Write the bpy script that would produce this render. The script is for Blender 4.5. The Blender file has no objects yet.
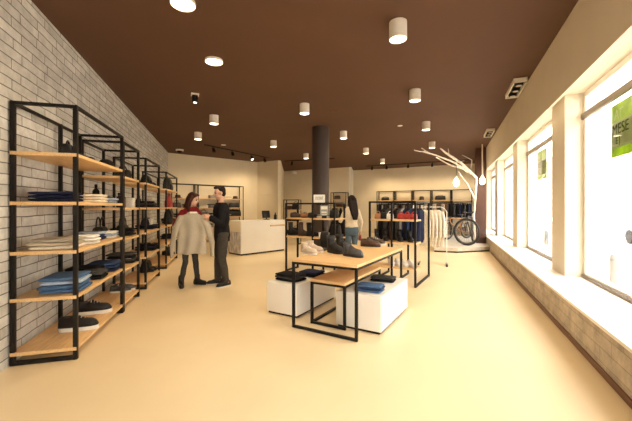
import bpy, bmesh, math, random
from mathutils import Vector, Matrix, noise

# ------------------------------------------------------------------ camera, sky, exposure
S = bpy.context.scene
COL = S.collection
FPX, CX, HY, CAMZ = 324.0, 316.0, 207.0, 1.45
cam = bpy.data.cameras.new('camera'); cam_o = bpy.data.objects.new('camera', cam); COL.objects.link(cam_o)
cam.sensor_width = 36.0; cam.lens = FPX / 632.0 * 36.0
cam.shift_y = -(210.5 - HY) / 632.0
cam.clip_start = 0.05; cam.clip_end = 300
cam_o.location = (0, 0, CAMZ); cam_o.rotation_euler = (math.radians(90), 0, 0)
S.camera = cam_o
W = bpy.data.worlds.new('sky'); S.world = W; W.use_nodes = True
bg = W.node_tree.nodes['Background']
bg.inputs[0].default_value = (1.0, 0.95, 0.88, 1); bg.inputs[1].default_value = 7.0
S.view_settings.view_transform = 'Standard'; S.view_settings.look = 'None'
S.view_settings.gamma = 1.0; S.view_settings.use_curve_mapping = False
S.view_settings.exposure = 0.42
LAMP = (1.0, 0.77, 0.48)
P_LAMP, P_TRACK = 19.0, 13.0

# ------------------------------------------------------------------ geometry of the place
def V2(x, y): return Vector((x, y))
UL, NL, AL = V2(-.2923, .9563), V2(.9563, .2923), V2(-1.899, 0)      # brick wall
UR, NR, AR = V2(.3797, .9251), V2(.9251, -.3797), V2(1.323, 0)       # window wall, NR points outside
E1, E2 = V2(.860, -.511), V2(.511, .860)                             # table directions
CEIL = 3.56
def LW(t, d, z): p = AL + UL * t + NL * d; return Vector((p.x, p.y, z))
def RW(s, o, z): p = AR + UR * s + NR * o; return Vector((p.x, p.y, z))
def ang(d): return math.atan2(d.y, d.x)
def gp(px, Y, z=0.0): return Vector(((px - CX) / FPX * Y, Y, z))

# ------------------------------------------------------------------ materials
MATS = {}
def mat(name, c, rough=.6, metal=0.0, var=.12, scale=8.0, bump=0.0, bscale=None, coat=0.0, emit=None, estr=0, stretch=None, spec=None):
    if name in MATS: return MATS[name]
    m = bpy.data.materials.new(name); m.use_nodes = True; MATS[name] = m
    nt = m.node_tree; N = nt.nodes; L = nt.links; b = N['Principled BSDF']
    b.inputs['Roughness'].default_value = rough; b.inputs['Metallic'].default_value = metal
    if coat: b.inputs['Coat Weight'].default_value = coat; b.inputs['Coat Roughness'].default_value = .12
    if spec is not None: b.inputs['Specular IOR Level'].default_value = spec
    tc = N.new('ShaderNodeTexCoord'); mp = N.new('ShaderNodeMapping')
    L.new(tc.outputs['Object'], mp.inputs[0])
    if stretch: mp.inputs['Scale'].default_value = stretch
    nz = N.new('ShaderNodeTexNoise'); nz.inputs['Scale'].default_value = scale; nz.inputs['Detail'].default_value = 5
    L.new(mp.outputs[0], nz.inputs['Vector'])
    rp = N.new('ShaderNodeValToRGB')
    rp.color_ramp.elements[0].position = .3; rp.color_ramp.elements[1].position = .7
    rp.color_ramp.elements[0].color = tuple(max(0, x * (1 - var)) for x in c) + (1,)
    rp.color_ramp.elements[1].color = tuple(min(1, x * (1 + var)) for x in c) + (1,)
    L.new(nz.outputs['Fac'], rp.inputs[0]); L.new(rp.outputs[0], b.inputs['Base Color'])
    if bump:
        n2 = N.new('ShaderNodeTexNoise'); n2.inputs['Scale'].default_value = bscale or scale * 4
        L.new(mp.outputs[0], n2.inputs['Vector'])
        bp = N.new('ShaderNodeBump'); bp.inputs['Strength'].default_value = bump; bp.inputs['Distance'].default_value = .01
        L.new(n2.outputs['Fac'], bp.inputs['Height']); L.new(bp.outputs[0], b.inputs['Normal'])
    if emit:
        b.inputs['Emission Color'].default_value = emit + (1,); b.inputs['Emission Strength'].default_value = estr
    return m
def brick_mat(name, c1, c2, mortar, bw=.44, bh=.098, msize=.006, stain=.35):
    m = bpy.data.materials.new(name); m.use_nodes = True; MATS[name] = m
    nt = m.node_tree; N = nt.nodes; L = nt.links; b = N['Principled BSDF']; b.inputs['Roughness'].default_value = .85
    tc = N.new('ShaderNodeTexCoord'); sx = N.new('ShaderNodeSeparateXYZ'); cx = N.new('ShaderNodeCombineXYZ')
    L.new(tc.outputs['Object'], sx.inputs[0]); L.new(sx.outputs[0], cx.inputs[0]); L.new(sx.outputs[2], cx.inputs[1])
    wn = N.new('ShaderNodeTexNoise'); wn.inputs['Scale'].default_value = 2.6; wn.inputs['Detail'].default_value = 4
    wv = N.new('ShaderNodeVectorMath'); wv.operation = 'MULTIPLY_ADD'; wv.inputs[1].default_value = (.05, .03, 0)
    L.new(tc.outputs['Object'], wn.inputs['Vector']); L.new(wn.outputs['Color'], wv.inputs[0]); L.new(cx.outputs[0], wv.inputs[2])
    br = N.new('ShaderNodeTexBrick'); L.new(wv.outputs[0], br.inputs['Vector'])
    br.inputs['Scale'].default_value = 1; br.inputs['Brick Width'].default_value = bw; br.inputs['Row Height'].default_value = bh
    br.inputs['Mortar Size'].default_value = msize; br.inputs['Mortar Smooth'].default_value = .3
    br.offset = .37; br.squash = .72; br.squash_frequency = 3
    br.inputs['Color1'].default_value = c1 + (1,); br.inputs['Color2'].default_value = c2 + (1,); br.inputs['Mortar'].default_value = mortar + (1,)
    nz = N.new('ShaderNodeTexNoise'); nz.inputs['Scale'].default_value = 5; nz.inputs['Detail'].default_value = 8; nz.inputs['Roughness'].default_value = .7
    L.new(tc.outputs['Object'], nz.inputs['Vector'])
    rp = N.new('ShaderNodeValToRGB'); rp.color_ramp.elements[0].position = .32; rp.color_ramp.elements[1].position = .62
    rp.color_ramp.elements[0].color = (1 - stain, 1 - stain, 1 - stain * .95, 1); rp.color_ramp.elements[1].color = (1, 1, 1, 1)
    L.new(nz.outputs['Fac'], rp.inputs[0])
    mx = N.new('ShaderNodeMixRGB'); mx.blend_type = 'MULTIPLY'; mx.inputs[0].default_value = 1
    L.new(br.outputs['Color'], mx.inputs[1]); L.new(rp.outputs[0], mx.inputs[2]); L.new(mx.outputs[0], b.inputs['Base Color'])
    ad = N.new('ShaderNodeMath'); ad.operation = 'MULTIPLY_ADD'; ad.inputs[1].default_value = -1.0
    L.new(br.outputs['Fac'], ad.inputs[0]); L.new(nz.outputs['Fac'], ad.inputs[2])
    bp = N.new('ShaderNodeBump'); bp.inputs['Strength'].default_value = .5; bp.inputs['Distance'].default_value = .012
    L.new(ad.outputs[0], bp.inputs['Height']); L.new(bp.outputs[0], b.inputs['Normal'])
    return m
def glass_mat():
    m = bpy.data.materials.new('window_glass'); m.use_nodes = True; MATS['glass'] = m
    nt = m.node_tree; N = nt.nodes; L = nt.links; N.remove(N['Principled BSDF'])
    t = N.new('ShaderNodeBsdfTransparent'); g = N.new('ShaderNodeBsdfGlossy'); g.inputs['Roughness'].default_value = .02
    f = N.new('ShaderNodeLayerWeight'); pw = N.new('ShaderNodeMath'); pw.operation = 'POWER'; pw.inputs[1].default_value = 5
    sc = N.new('ShaderNodeMath'); sc.operation = 'MULTIPLY_ADD'; sc.inputs[1].default_value = .8; sc.inputs[2].default_value = .03; mx = N.new('ShaderNodeMixShader')
    L.new(f.outputs['Facing'], pw.inputs[0]); L.new(pw.outputs[0], sc.inputs[0]); L.new(sc.outputs[0], mx.inputs[0]); L.new(t.outputs[0], mx.inputs[1]); L.new(g.outputs[0], mx.inputs[2])
    L.new(mx.outputs[0], N['Material Output'].inputs[0])
    return m
GLASS = glass_mat()
BRICK = brick_mat('whitewashed_brick', (.80, .78, .73), (.62, .60, .56), (.22, .20, .17))
STONE = brick_mat('pale_stone_courses', (.62, .53, .41), (.55, .46, .35), (.38, .30, .22), .62, .12, .004, .45)
FLOOR = mat('poured_floor', (.83, .67, .42), .38, var=.05, scale=.9, coat=.0, bump=.02, bscale=3)
CEILM = mat('brown_ceiling_paint', (.098, .042, .019), .8, var=.05, scale=1.2)
CREAM = mat('cream_wall_paint', (.76, .66, .48), .85, var=.03, scale=2)
PIERP = mat('pale_pier_paint', (.81, .73, .59), .8, var=.03, scale=2)
WHITEW = mat('white_wall_paint', (.84, .80, .71), .8, var=.03, scale=2)
SILLM = mat('white_sill_stone', (.86, .83, .77), .45, var=.03, scale=4)
BASEB = mat('brown_skirting', (.16, .075, .04), .5, var=.15, scale=6)
COLM = mat('dark_column_paint', (.05, .031, .024), .6, var=.08, scale=3)
POSTB = mat('brown_post_paint', (.085, .036, .022), .6, var=.1, scale=3)
WOOD = mat('pale_oak', (.72, .47, .22), .5, var=.18, scale=9, stretch=(.6, 9, 9), bump=.05, bscale=20)
BLACKM = mat('black_steel', (.010, .008, .007), .5, var=.2, scale=12, spec=.25)
WHITEL = mat('white_lacquer', (.86, .83, .76), .35, var=.02, scale=3)
ALU = mat('grey_aluminium', (.26, .215, .17), .4, metal=.4, var=.06, scale=5)
FRAMEW = mat('white_window_frame', (.82, .79, .74), .4, var=.03, scale=5)
BULB = mat('lit_bulb', (1, .9, .7), .3, emit=(1.0, .85, .6), estr=9)
DISC = mat('lamp_glow', (1, .9, .75), .3, emit=(1.0, .86, .62), estr=7)
LAMPW = mat('lamp_white_paint', (.86, .80, .70), .5, var=.03)
SKIN = mat('skin', (.62, .36, .24), .55, var=.06, scale=14)
FAB = {}
def fab(key, c, rough=.9):
    if key not in FAB: FAB[key] = mat('cloth_' + key, c, rough, var=.12, scale=22, bump=.08, bscale=160, spec=.08)
    return FAB[key]
NAVY = fab('navy', (.018, .022, .05)); BLACK = fab('black', (.014, .013, .014)); JEAN = fab('blue_denim', (.075, .14, .27)); PALEB = fab('pale_blue', (.36, .44, .54))
CREAMF = fab('cream', (.78, .69, .54)); BEIGE = fab('beige', (.52, .43, .31)); WHITEF = fab('white', (.82, .78, .70)); GREYF = fab('grey', (.27, .26, .25)); CHAR = fab('charcoal', (.055, .052, .05))
DBLUE = fab('dark_blue', (.03, .05, .11)); RED = fab('red', (.36, .025, .022)); BROWNF = fab('brown', (.10, .05, .028)); OATM = mat('cloth_oatmeal', (.42, .37, .285), .9, var=.05, scale=40, bump=.06, bscale=200, spec=.08); MROON = fab('maroon', (.20, .016, .018)); TROU = fab('grey_brown', (.058, .05, .042)); OLIVE = fab('olive', (.10, .10, .06))
DENIM2 = fab('faded_denim', (.10, .15, .20)); TAN = fab('tan', (.45, .25, .11))
LEATH = {'black': mat('black_leather', (.012, .011, .011), .45, var=.2, scale=20, bump=.12, spec=.3), 'brown': mat('brown_leather', (.062, .030, .018), .42, var=.25, scale=14, bump=.12),
         'beige': mat('beige_suede', (.55, .44, .33), .8, var=.12, scale=30, bump=.2), 'grey': mat('grey_leather', (.06, .06, .062), .55, var=.35, scale=16, bump=.12, spec=.3),
         'white': mat('white_leather', (.8, .77, .72), .5, var=.05, scale=16), 'red': mat('red_leather', (.36, .03, .025), .4, var=.15, scale=14), 'tan': mat('tan_leather', (.38, .18, .075), .45, var=.2, scale=14)}
SOLEW = mat('white_rubber', (.8, .77, .7), .6, var=.05); SOLEB = mat('black_rubber', (.02, .02, .02), .7, var=.1)
HAIRB = mat('dark_brown_hair', (.014, .007, .005), .6, spec=.2, var=.5, scale=30, stretch=(6, 6, .6)); HAIRR = mat('auburn_hair', (.040, .011, .006), .6, spec=.2, var=.5, scale=30, stretch=(6, 6, .6))
DARKEYE = mat('eye_dark', (.02, .015, .012), .2); LIPS = mat('lips', (.42, .14, .11), .5)

# ------------------------------------------------------------------ object helpers
def tag(o, label=None, cat=None, group=None, kind=None):
    if label: o['label'] = label
    if cat: o['category'] = cat
    if group: o['group'] = group
    if kind: o['kind'] = kind
    return o
def thing(name, label, cat, loc=(0, 0, 0), rz=0.0, group=None):
    o = bpy.data.objects.new(name, None); COL.objects.link(o); o.empty_display_size = .1
    o.location = loc; o.rotation_euler = (0, 0, rz)
    return tag(o, label, cat, group)
def link(name, me, m=None, parent=None, loc=(0, 0, 0), rz=0.0, rot=None):
    if m is not None and not me.materials: me.materials.append(m)
    o = bpy.data.objects.new(name, me); COL.objects.link(o)
    o.location = loc; o.rotation_euler = rot if rot else (0, 0, rz)
    if parent: o.parent = parent
    return o
def done(bm, name='m', smooth=None):
    bmesh.ops.recalc_face_normals(bm, faces=bm.faces[:])
    me = bpy.data.meshes.new(name); bm.to_mesh(me); bm.free()
    if smooth is not None:
        me.polygons.foreach_set('use_smooth', [True] * len(me.polygons))
        if smooth < 180:
            try: me.set_sharp_from_angle(angle=math.radians(smooth))
            except Exception: pass
    return me
def add_box(bm, lo, hi, bev=0.0, M=None):
    r = bmesh.ops.create_cube(bm, size=1.0); vs = r['verts']
    c = [(lo[i] + hi[i]) / 2 for i in range(3)]; s = [abs(hi[i] - lo[i]) for i in range(3)]
    for v in vs:
        v.co = Vector((c[0] + v.co.x * s[0], c[1] + v.co.y * s[1], c[2] + v.co.z * s[2]))
        if M: v.co = M @ v.co
    if bev:
        es = list({e for v in vs for e in v.link_edges})
        bmesh.ops.bevel(bm, geom=es, offset=min(bev, min(s) * .45), segments=2, profile=.7, affect='EDGES')
def box(lo, hi, bev=.004, M=None):
    bm = bmesh.new(); add_box(bm, lo, hi, bev, M); return done(bm, 'box', 40 if bev else None)
def add_loft(bm, rings, cap=True, closed=True):
    vr = [[bm.verts.new(p) for p in r] for r in rings]; n = len(rings[0])
    for a, b in zip(vr, vr[1:]):
        for i in range(n if closed else n - 1):
            bm.faces.new((a[i], a[(i + 1) % n], b[(i + 1) % n], b[i]))
    if cap:
        bm.faces.new(vr[0][::-1]); bm.faces.new(vr[-1])
def add_tube(bm, pts, r, n=10):
    pts = [Vector(p) for p in pts]; rs = r if isinstance(r, (list, tuple)) else [r] * len(pts)
    rings = []; ref = None
    for i, p in enumerate(pts):
        d = (pts[min(i + 1, len(pts) - 1)] - pts[max(i - 1, 0)]).normalized()
        if ref is None: ref = Vector((0, 0, 1)) if abs(d.z) < .9 else Vector((1, 0, 0))
        a = d.cross(ref).normalized(); b = a.cross(d).normalized(); ref = b
        rings.append([p + (a * math.cos(2 * math.pi * j / n) + b * math.sin(2 * math.pi * j / n)) * rs[i] for j in range(n)])
    add_loft(bm, rings)
def tube(pts, r, n=10):
    bm = bmesh.new(); add_tube(bm, pts, r, n); return done(bm, 'tube', 50)
def add_lathe(bm, prof, n=24, c=(0, 0)):
    rings = [[Vector((c[0] + max(r, .0004) * math.cos(2 * math.pi * j / n), c[1] + max(r, .0004) * math.sin(2 * math.pi * j / n), z)) for j in range(n)] for r, z in prof]
    add_loft(bm, rings)
def lathe(prof, n=24, c=(0, 0)):
    bm = bmesh.new(); add_lathe(bm, prof, n, c); return done(bm, 'lathe', 40)
def prism(pts, z0, z1):
    bm = bmesh.new(); add_loft(bm, [[Vector((p[0], p[1], z)) for p in pts] for z in (z0, z1)]); return done(bm, 'prism')
CACHE = {}
def cached(key, fn):
    if key not in CACHE: CACHE[key] = fn()
    return CACHE[key]

# union of soft closed shapes grown into one continuous surface
def blob(fill, voxel=.012, smooth=4, post=None):
    bm = bmesh.new(); fill(bm); me = done(bm, 'raw')
    o = bpy.data.objects.new('tmp_blob', me); COL.objects.link(o)
    r = o.modifiers.new('r', 'REMESH'); r.mode = 'VOXEL'; r.voxel_size = voxel
    if smooth:
        s = o.modifiers.new('s', 'SMOOTH'); s.iterations = smooth; s.factor = .5
    dg = bpy.context.evaluated_depsgraph_get(); dg.update()
    out = bpy.data.meshes.new_from_object(o.evaluated_get(dg))
    bpy.data.objects.remove(o); bpy.data.meshes.remove(me)
    if post:
        for v in out.vertices: v.co = post(v.co.copy())
    out.polygons.foreach_set('use_smooth', [True] * len(out.polygons))
    return out
def ball(bm, c, r, R=None):
    if not isinstance(r, (list, tuple)): r = (r, r, r)
    q = bmesh.ops.create_icosphere(bm, subdivisions=3, radius=1.0)
    for v in q['verts']:
        p = Vector((v.co.x * r[0], v.co.y * r[1], v.co.z * r[2])); v.co = Vector(c) + (R @ p if R else p)
def limb(bm, pts):
    """pts: [(x, y, z, r), ...] a chain of round cones"""
    for p in pts: ball(bm, p[:3], p[3])
    for a, b in zip(pts, pts[1:]):
        A, B = Vector(a[:3]), Vector(b[:3]); d = B - A
        if d.length < 1e-5: continue
        d.normalize(); ref = Vector((0, 0, 1)) if abs(d.z) < .9 else Vector((1, 0, 0))
        u = d.cross(ref).normalized(); w = u.cross(d)
        add_loft(bm, [[P + (u * math.cos(t) + w * math.sin(t)) * r * .99 for t in [2 * math.pi * j / 14 for j in range(14)]] for P, r in ((A, a[3]), (B, b[3]))])
def trunk(bm, st, n=20):
    """st: [(z, half depth x, half width y, cx, cy)]"""
    add_loft(bm, [[Vector((cx + hx * math.cos(2 * math.pi * j / n), cy + hy * math.sin(2 * math.pi * j / n), z)) for j in range(n)] for z, hx, hy, cx, cy in st])

# ------------------------------------------------------------------ the setting
def struct(name, me, m, loc=(0, 0, 0), rz=0.0, parent=None):
    o = link(name, me, m, parent, loc, rz)
    if not parent: o['kind'] = 'structure'
    return o
BL0, BL1 = V2(-5.75, 12.6), V2(-2.75, 15.2)
room = [LW(-2.4, 0, 0), LW(14, 0, 0), Vector((-2.9, 20.5, 0)), Vector((3.0, 20.5, 0)), RW(19.5, .0, 0), RW(-2.9, 0, 0)]
struct('floor', prism([(p.x, p.y) for p in room[:2]] + [(-2.9, 20.5), (3.0, 20.5)] + [(p.x, p.y) for p in (RW(19.5, .1, 0), RW(-2.9, .1, 0))], -.12, 0), FLOOR)
struct('ceiling', prism([(p.x, p.y) for p in (LW(-2.4, -.1, 0), LW(14, -.1, 0))] + [(-2.9, 20.5), (3.0, 20.5)] + [(p.x, p.y) for p in (RW(19.5, 1, 0), RW(-2.9, 1, 0))], CEIL, CEIL + .2), CEILM)
def wall(name, a, b, z0, z1, m, th=.12, side=1):
    """a wall whose visible face runs a->b; local x along it, thickness behind (local y >= 0)"""
    d = (b - a); L = d.length; d.normalize()
    return struct(name, box((0, 0, z0), (L, th, z1), 0), m, (a.x, a.y, 0), ang(d))
wall('wall_left', AL + UL * -2.4, AL + UL * 13.2, 0, CEIL, BRICK)
wall('wall_back_left', BL0 - (BL1 - BL0).normalized() * .25, BL1, 0, CEIL, CREAM)
wall('wall_behind_camera', AR + UR * -2.9, AL + UL * -2.4, 0, CEIL, CREAM)
# pier beside the counter
pier = [(-2.75, 15.2), (-1.72, 14.62), (-1.60, 14.75), (-1.90, 19.2), (-2.6, 19.2)]
struct('wall_pier', prism(pier, 0, CEIL), CREAM)
pd = V2(1.03, -.58).normalized()
struct('trim_pier', box((.12, -.02, 2.02), (.80, 0, 2.06), .003), CREAM, (-2.75, 15.2, 0), ang(pd))
wall('wall_back_middle', V2(-1.98, 19.05), V2(1.85, 17.1), 0, CEIL, CREAM)
wall('wall_back_return', V2(1.85, 17.1), V2(2.15, 18.7), 0, CEIL, WHITEW)
wall('wall_back_right', V2(2.1, 18.7), V2(8.9, 15.09), 0, CEIL, CREAM)

# window wall
def rbox(name, s0, s1, o0, o1, z0, z1, m, bev=0, kind=True, parent=None):
    # local x along UR, local y inward (-NR) so that local z is up
    me = box((s0, -o1, z0), (s1, -o0, z1), bev)
    return struct(name, me, m, (AR.x, AR.y, 0), ang(UR), parent)
SA, SB = -2.9, 17.6
rbox('wall_right', SA, SB, .0, .58, 0, .40, STONE)
rbox('trim_sill', SA, SB, -.015, .62, .40, .432, SILLM, .006)
rbox('baseboard_right', SA, 10.9, -.014, 0, 0, .06, BASEB, .003)
prof = [(0, CEIL), (0, 2.765), (.04, 2.775), (.33, 3.10), (.62, 3.10), (.62, CEIL)]
bm = bmesh.new(); add_loft(bm, [[Vector((s, -o, z)) for o, z in prof] for s in (SA, SB)])
struct('trim_header', done(bm), PIERP, (AR.x, AR.y, 0), ang(UR))
for k in range(-2, 4):
    a = 5.326 + 3.578 * k
    rbox('trim_%d' % (k + 3), a, a + .65, .36, .80, .43, 3.12, PIERP, .004)
for k in range(-1, 4):
    s0, s1 = 5.326 + 3.578 * (k - 1) + .65, 5.326 + 3.578 * k
    n = k + 2
    bm = bmesh.new()
    for a in ((s0, s0 + .07, .43, 3.1), (s1 - .07, s1, .43, 3.1)): add_box(bm, (a[0], -.66, a[2]), (a[1], -.58, a[3]), .006)
    add_box(bm, (s0, -.66, 3.03), (s1, -.58, 3.1), .006); add_box(bm, (s0, -.66, .43), (s1, -.58, .50), .006)
    w = struct('window_%d' % n, done(bm), FRAMEW, (AR.x, AR.y, 0), ang(UR))
    for nm, za, zb, m in (('transom_bar', 2.715, 2.80, ALU), ('sill_rail', .43, .47, ALU)):
        o = link(nm, box((s0, -.60, za), (s1, -.555, zb), .006), m, w)
    link('pane', box((s0 + .05, -.625, .48), (s1 - .05, -.617, 3.06), 0), GLASS, w)

# outside: pavement, road, a pale house across the street
struct('street', prism([(RW(-12, .8, 0).x, RW(-12, .8, 0).y), (RW(45, .8, 0).x, RW(45, .8, 0).y), (RW(45, 40, 0).x, RW(45, 40, 0).y), (RW(-12, 40, 0).x, RW(-12, 40, 0).y)], -.35, -.22), mat('street_asphalt', (.55, .52, .48), .9))
h = thing('house_facade', 'pale plastered house across the street seen through the windows', 'building', (AR.x, AR.y, 0), ang(UR))
link('wall', box((-6, -26, -.22), (95, -14, 9), 0), mat('pale_plaster', (.70, .67, .60), .9, var=.03), h)
for i in range(21):
    for j in range(3):
        s = -3 + i * 4.6
        f = link('window', box((s, -14.02, .9 + j * 3.3), (s + 1.3, -13.9, 2.9 + j * 3.3), .01), FRAMEW, h)
        link('pane', box((s + .1, -13.9, 1.0 + j * 3.3), (s + 1.2, -13.88, 2.8 + j * 3.3), 0), mat('grey_house_glass', (.13, .135, .14), .6), f)
# dark round column and the brown post by the bicycles
col = thing('round_column', 'dark brown round column rising to the ceiling behind the shoe table', 'column', gp(320.5, 8.6)); col['kind'] = 'structure'
link('shaft', lathe([(.225, 0), (.225, CEIL)], 40), COLM, col)
post = thing('square_post', 'brown square post between the bicycles and the windows', 'column', (5.93, 11.68, 0), ang(UR)); post['kind'] = 'structure'
link('shaft', box((-.165, -.165, 0), (.165, .165, CEIL), .005), POSTB, post)

# ------------------------------------------------------------------ ceiling fittings
def cyl_lamp(px, Y, label, r=.1, h=.2, power=1.0):
    p = gp(px, Y); t = thing('ceiling_lamp', label, 'lamp', (p.x, p.y, CEIL), 0, 'white cylinder lamps on the brown ceiling')
    link('housing', cached(('cyl', r, h), lambda: lathe([(r * .6, 0), (r, -.002), (r, -h + .004), (r - .006, -h), (r - .01, -h + .012), (r * .6, -h + .014)], 32)), LAMPW, t)
    link('glowing_diffuser', cached(('disc', r, h), lambda: lathe([(r * .05, -h + .012), (r - .014, -h + .011), (r - .014, -h + .004), (r * .05, -h + .003)], 32)), DISC, t)
    spot(p.x, p.y, CEIL - h - .03, P_LAMP * power, 150)
    return t
def spot(x, y, z, power, deg, aim=None, blend=.8, size=.14):
    l = bpy.data.lights.new('lamp_light', 'SPOT'); l.energy = power * 4; l.color = LAMP; l.spot_size = math.radians(deg); l.spot_blend = blend; l.shadow_soft_size = size
    o = bpy.data.objects.new('lamp_light', l); COL.objects.link(o); o.location = (x, y, z)
    if aim: o.rotation_euler = (Vector(aim) - Vector((x, y, z))).to_track_quat('-Z', 'Y').to_euler()
for px, Y, lb in [
    (398, 3.70, 'largest white cylinder ceiling lamp, high above the shoe table'),
    (415, 5.84, 'white cylinder ceiling lamp second in the line running from the largest one'),
    (426, 8.04, 'white cylinder ceiling lamp third in the line towards the branch'),
    (432, 10.5, 'white cylinder ceiling lamp just above the tips of the white branch'),
    (304.5, 6.64, 'white cylinder ceiling lamp above and in front of the dark round column'),
    (343.5, 9.04, 'white cylinder ceiling lamp just right of the dark round column'),
    (366, 11.6, 'small white cylinder ceiling lamp between the round column and the branch'),
    (382.5, 14.2, 'smallest white cylinder ceiling lamp near the rear track spots'),
    (306, 12.8, 'small white cylinder ceiling lamp close behind the round column'),
    (214, 7.46, 'white cylinder ceiling lamp beside the small black ceiling spotlight'),
    (198, 9.17, 'white cylinder ceiling lamp near the corner with the brick wall'),
    (273.5, 10.3, 'white cylinder ceiling lamp in front of the cream pier')]:
    cyl_lamp(px, Y, lb)
for px, Y, lb in [(214, 4.65, 'round shallow downlight glowing on the ceiling beyond the black spotlight'), (183, 3.33, 'round shallow downlight cut by the upper edge of the view')]:
    t = cyl_lamp(px, Y, lb, .125, .035); t['group'] = 'shallow downlights'; t.name = 'downlight'
p = gp(195, 6.05); t = thing('spotlight', 'small black square ceiling spotlight on its own', 'lamp', (p.x, p.y, CEIL), .4)
link('mount', box((-.07, -.07, -.03), (.07, .07, 0)), LAMPW, t); link('head', lathe([(.03, -.16), (.055, -.155), (.055, -.03), (.02, -.028)], 20), BLACKM, t)
link('glowing_diffuser', lathe([(.002, -.163), (.03, -.162), (.03, -.158), (.002, -.157)], 16), DISC, t)
p = gp(223.5, 11.0)
t = thing('recessed_light', 'tiny white recessed spot behind the two cylinder lamps', 'lamp', (p.x, p.y, CEIL)); link('rim', lathe([(.03, -.012), (.08, -.012), (.085, 0), (.03, -.002)], 20), LAMPW, t)
p = gp(400, 8.4)
t = thing('recessed_light', 'tiny white recessed spot between the round column and the lamp line', 'lamp', (p.x, p.y, CEIL)); link('rim', lathe([(.02, -.012), (.06, -.012), (.065, 0), (.02, -.002)], 20), LAMPW, t)
p = gp(334, 7.1)
t = thing('smoke_detector', 'faint flat brown disc on the ceiling in front of the round column', 'detector', (p.x, p.y, CEIL)); link('housing', lathe([(.02, -.03), (.07, -.028), (.09, 0), (.02, -.001)], 24), CEILM, t)
p = gp(177, 11.9)
t = thing('security_camera', 'dark dome camera at the corner over the brick wall', 'camera', (p.x + .1, p.y, CEIL)); link('base', lathe([(.02, -.05), (.13, -.05), (.14, 0), (.02, -.001)], 24), LAMPW, t); link('dome', lathe([(.01, -.14), (.07, -.12), (.1, -.055), (.01, -.05)], 20), BLACKM, t)
# triple spot boxes
for (x, y, L, w), lb in [((3.50, 5.68, .86, .20), 'pale framed ceiling box with three lamps, the bigger one above the first windows'), ((4.86, 9.1, .86, .20), 'pale framed ceiling box with three lamps, the smaller one near the brown post')]:
    t = thing('ceiling_spot_box', lb, 'lamp', (x, y, CEIL), ang(UR), 'triple spot boxes')
    bm = bmesh.new()
    add_box(bm, (-L / 2, -w / 2, -.075), (L / 2, -w / 2 + .018, 0)); add_box(bm, (-L / 2, w / 2 - .018, -.075), (L / 2, w / 2, 0))
    add_box(bm, (-L / 2, -w / 2, -.075), (-L / 2 + .018, w / 2, 0)); add_box(bm, (L / 2 - .018, -w / 2, -.075), (L / 2, w / 2, 0))
    link('frame', done(bm), LAMPW, t); link('tray', box((-L / 2 + .01, -w / 2 + .01, -.02), (L / 2 - .01, w / 2 - .01, 0), 0), BLACKM, t)
    for q in (-.28, 0, .28):
        hd = link('spot_head', lathe([(.04, -.085), (.065, -.08), (.065, -.02), (.03, -.018)], 18, (q, 0)), BLACKM, t)
        link('lens', lathe([(.002, -.09), (.045, -.088), (.045, -.083), (.002, -.082)], 16, (q, 0)), mat('dim_lens', (.75, .7, .6), .2), hd)
# track rails with spot heads
def track(a, b, heads, label, aim_dir, n0):
    a, b = Vector(a), Vector(b); d = (b - a); L = d.length
    t = thing('track_light', label, 'lamp', (a.x, a.y, CEIL), math.atan2(d.y, d.x))
    link('rail', box((0, -.018, -.035), (L, .018, 0), .003), BLACKM, t)
    for q, on in heads:
        h = link('spot_head', cached('trackhead', lambda: lathe([(.02, -.24), (.06, -.235), (.05, -.10), (.02, -.085)], 18)), BLACKM, t, (q, 0, 0), rot=(-.35, 0, 0))
        s = link('stem', cached('trackstem', lambda: box((-.012, -.012, -.1), (.012, .012, .0))), BLACKM, h)
        if on: link('lit_lens', cached('tracklens', lambda: lathe([(.002, -.247), (.05, -.245), (.05, -.236), (.002, -.235)], 16)), DISC, h)
        w = t.matrix_basis @ Vector((q, 0, 0)); w = Vector((a.x, a.y, CEIL)) + d.normalized() * q
        v = Vector((aim_dir[0], aim_dir[1], 0))
        spot(w.x + v.x * .12, w.y + v.y * .12, CEIL - .33, P_TRACK, 95, (w.x + v.x * 2.2, w.y + v.y * 2.2, .9))
track((-3.75, 10.9, 0), (-2.0, 13.9, 0), [(.35, 0), (1.25, 0), (2.3, 1), (3.1, 0)], 'black ceiling track with spot heads before the counter wall', (-.66, .75), 0)
track((2.6, 16.6, 0), (6.9, 14.3, 0), [(.3, 0), (1.05, 0), (2.1, 0), (3.2, 0), (4.2, 0)], 'black ceiling track with spot heads along the back wall of clothes', (.47, .88), 0)
track((-1.45, 14.8, 0), (.8, 14.0, 0), [(.4, 0), (1.9, 0)], 'short black ceiling track with spot heads behind the round column', (.3, 1), 0)
p = Vector((-1.2, 18.45, 0))
t = thing('security_camera', 'small white bullet camera high on the wall beside the pier', 'camera', (p.x, p.y, 3.4), -.47); link('bracket', box((-.03, 0, -.05), (.03, .16, .05)), LAMPW, t); link('barrel', box((-.07, -.3, -.07), (.07, .02, .07), .03), LAMPW, t)

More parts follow.
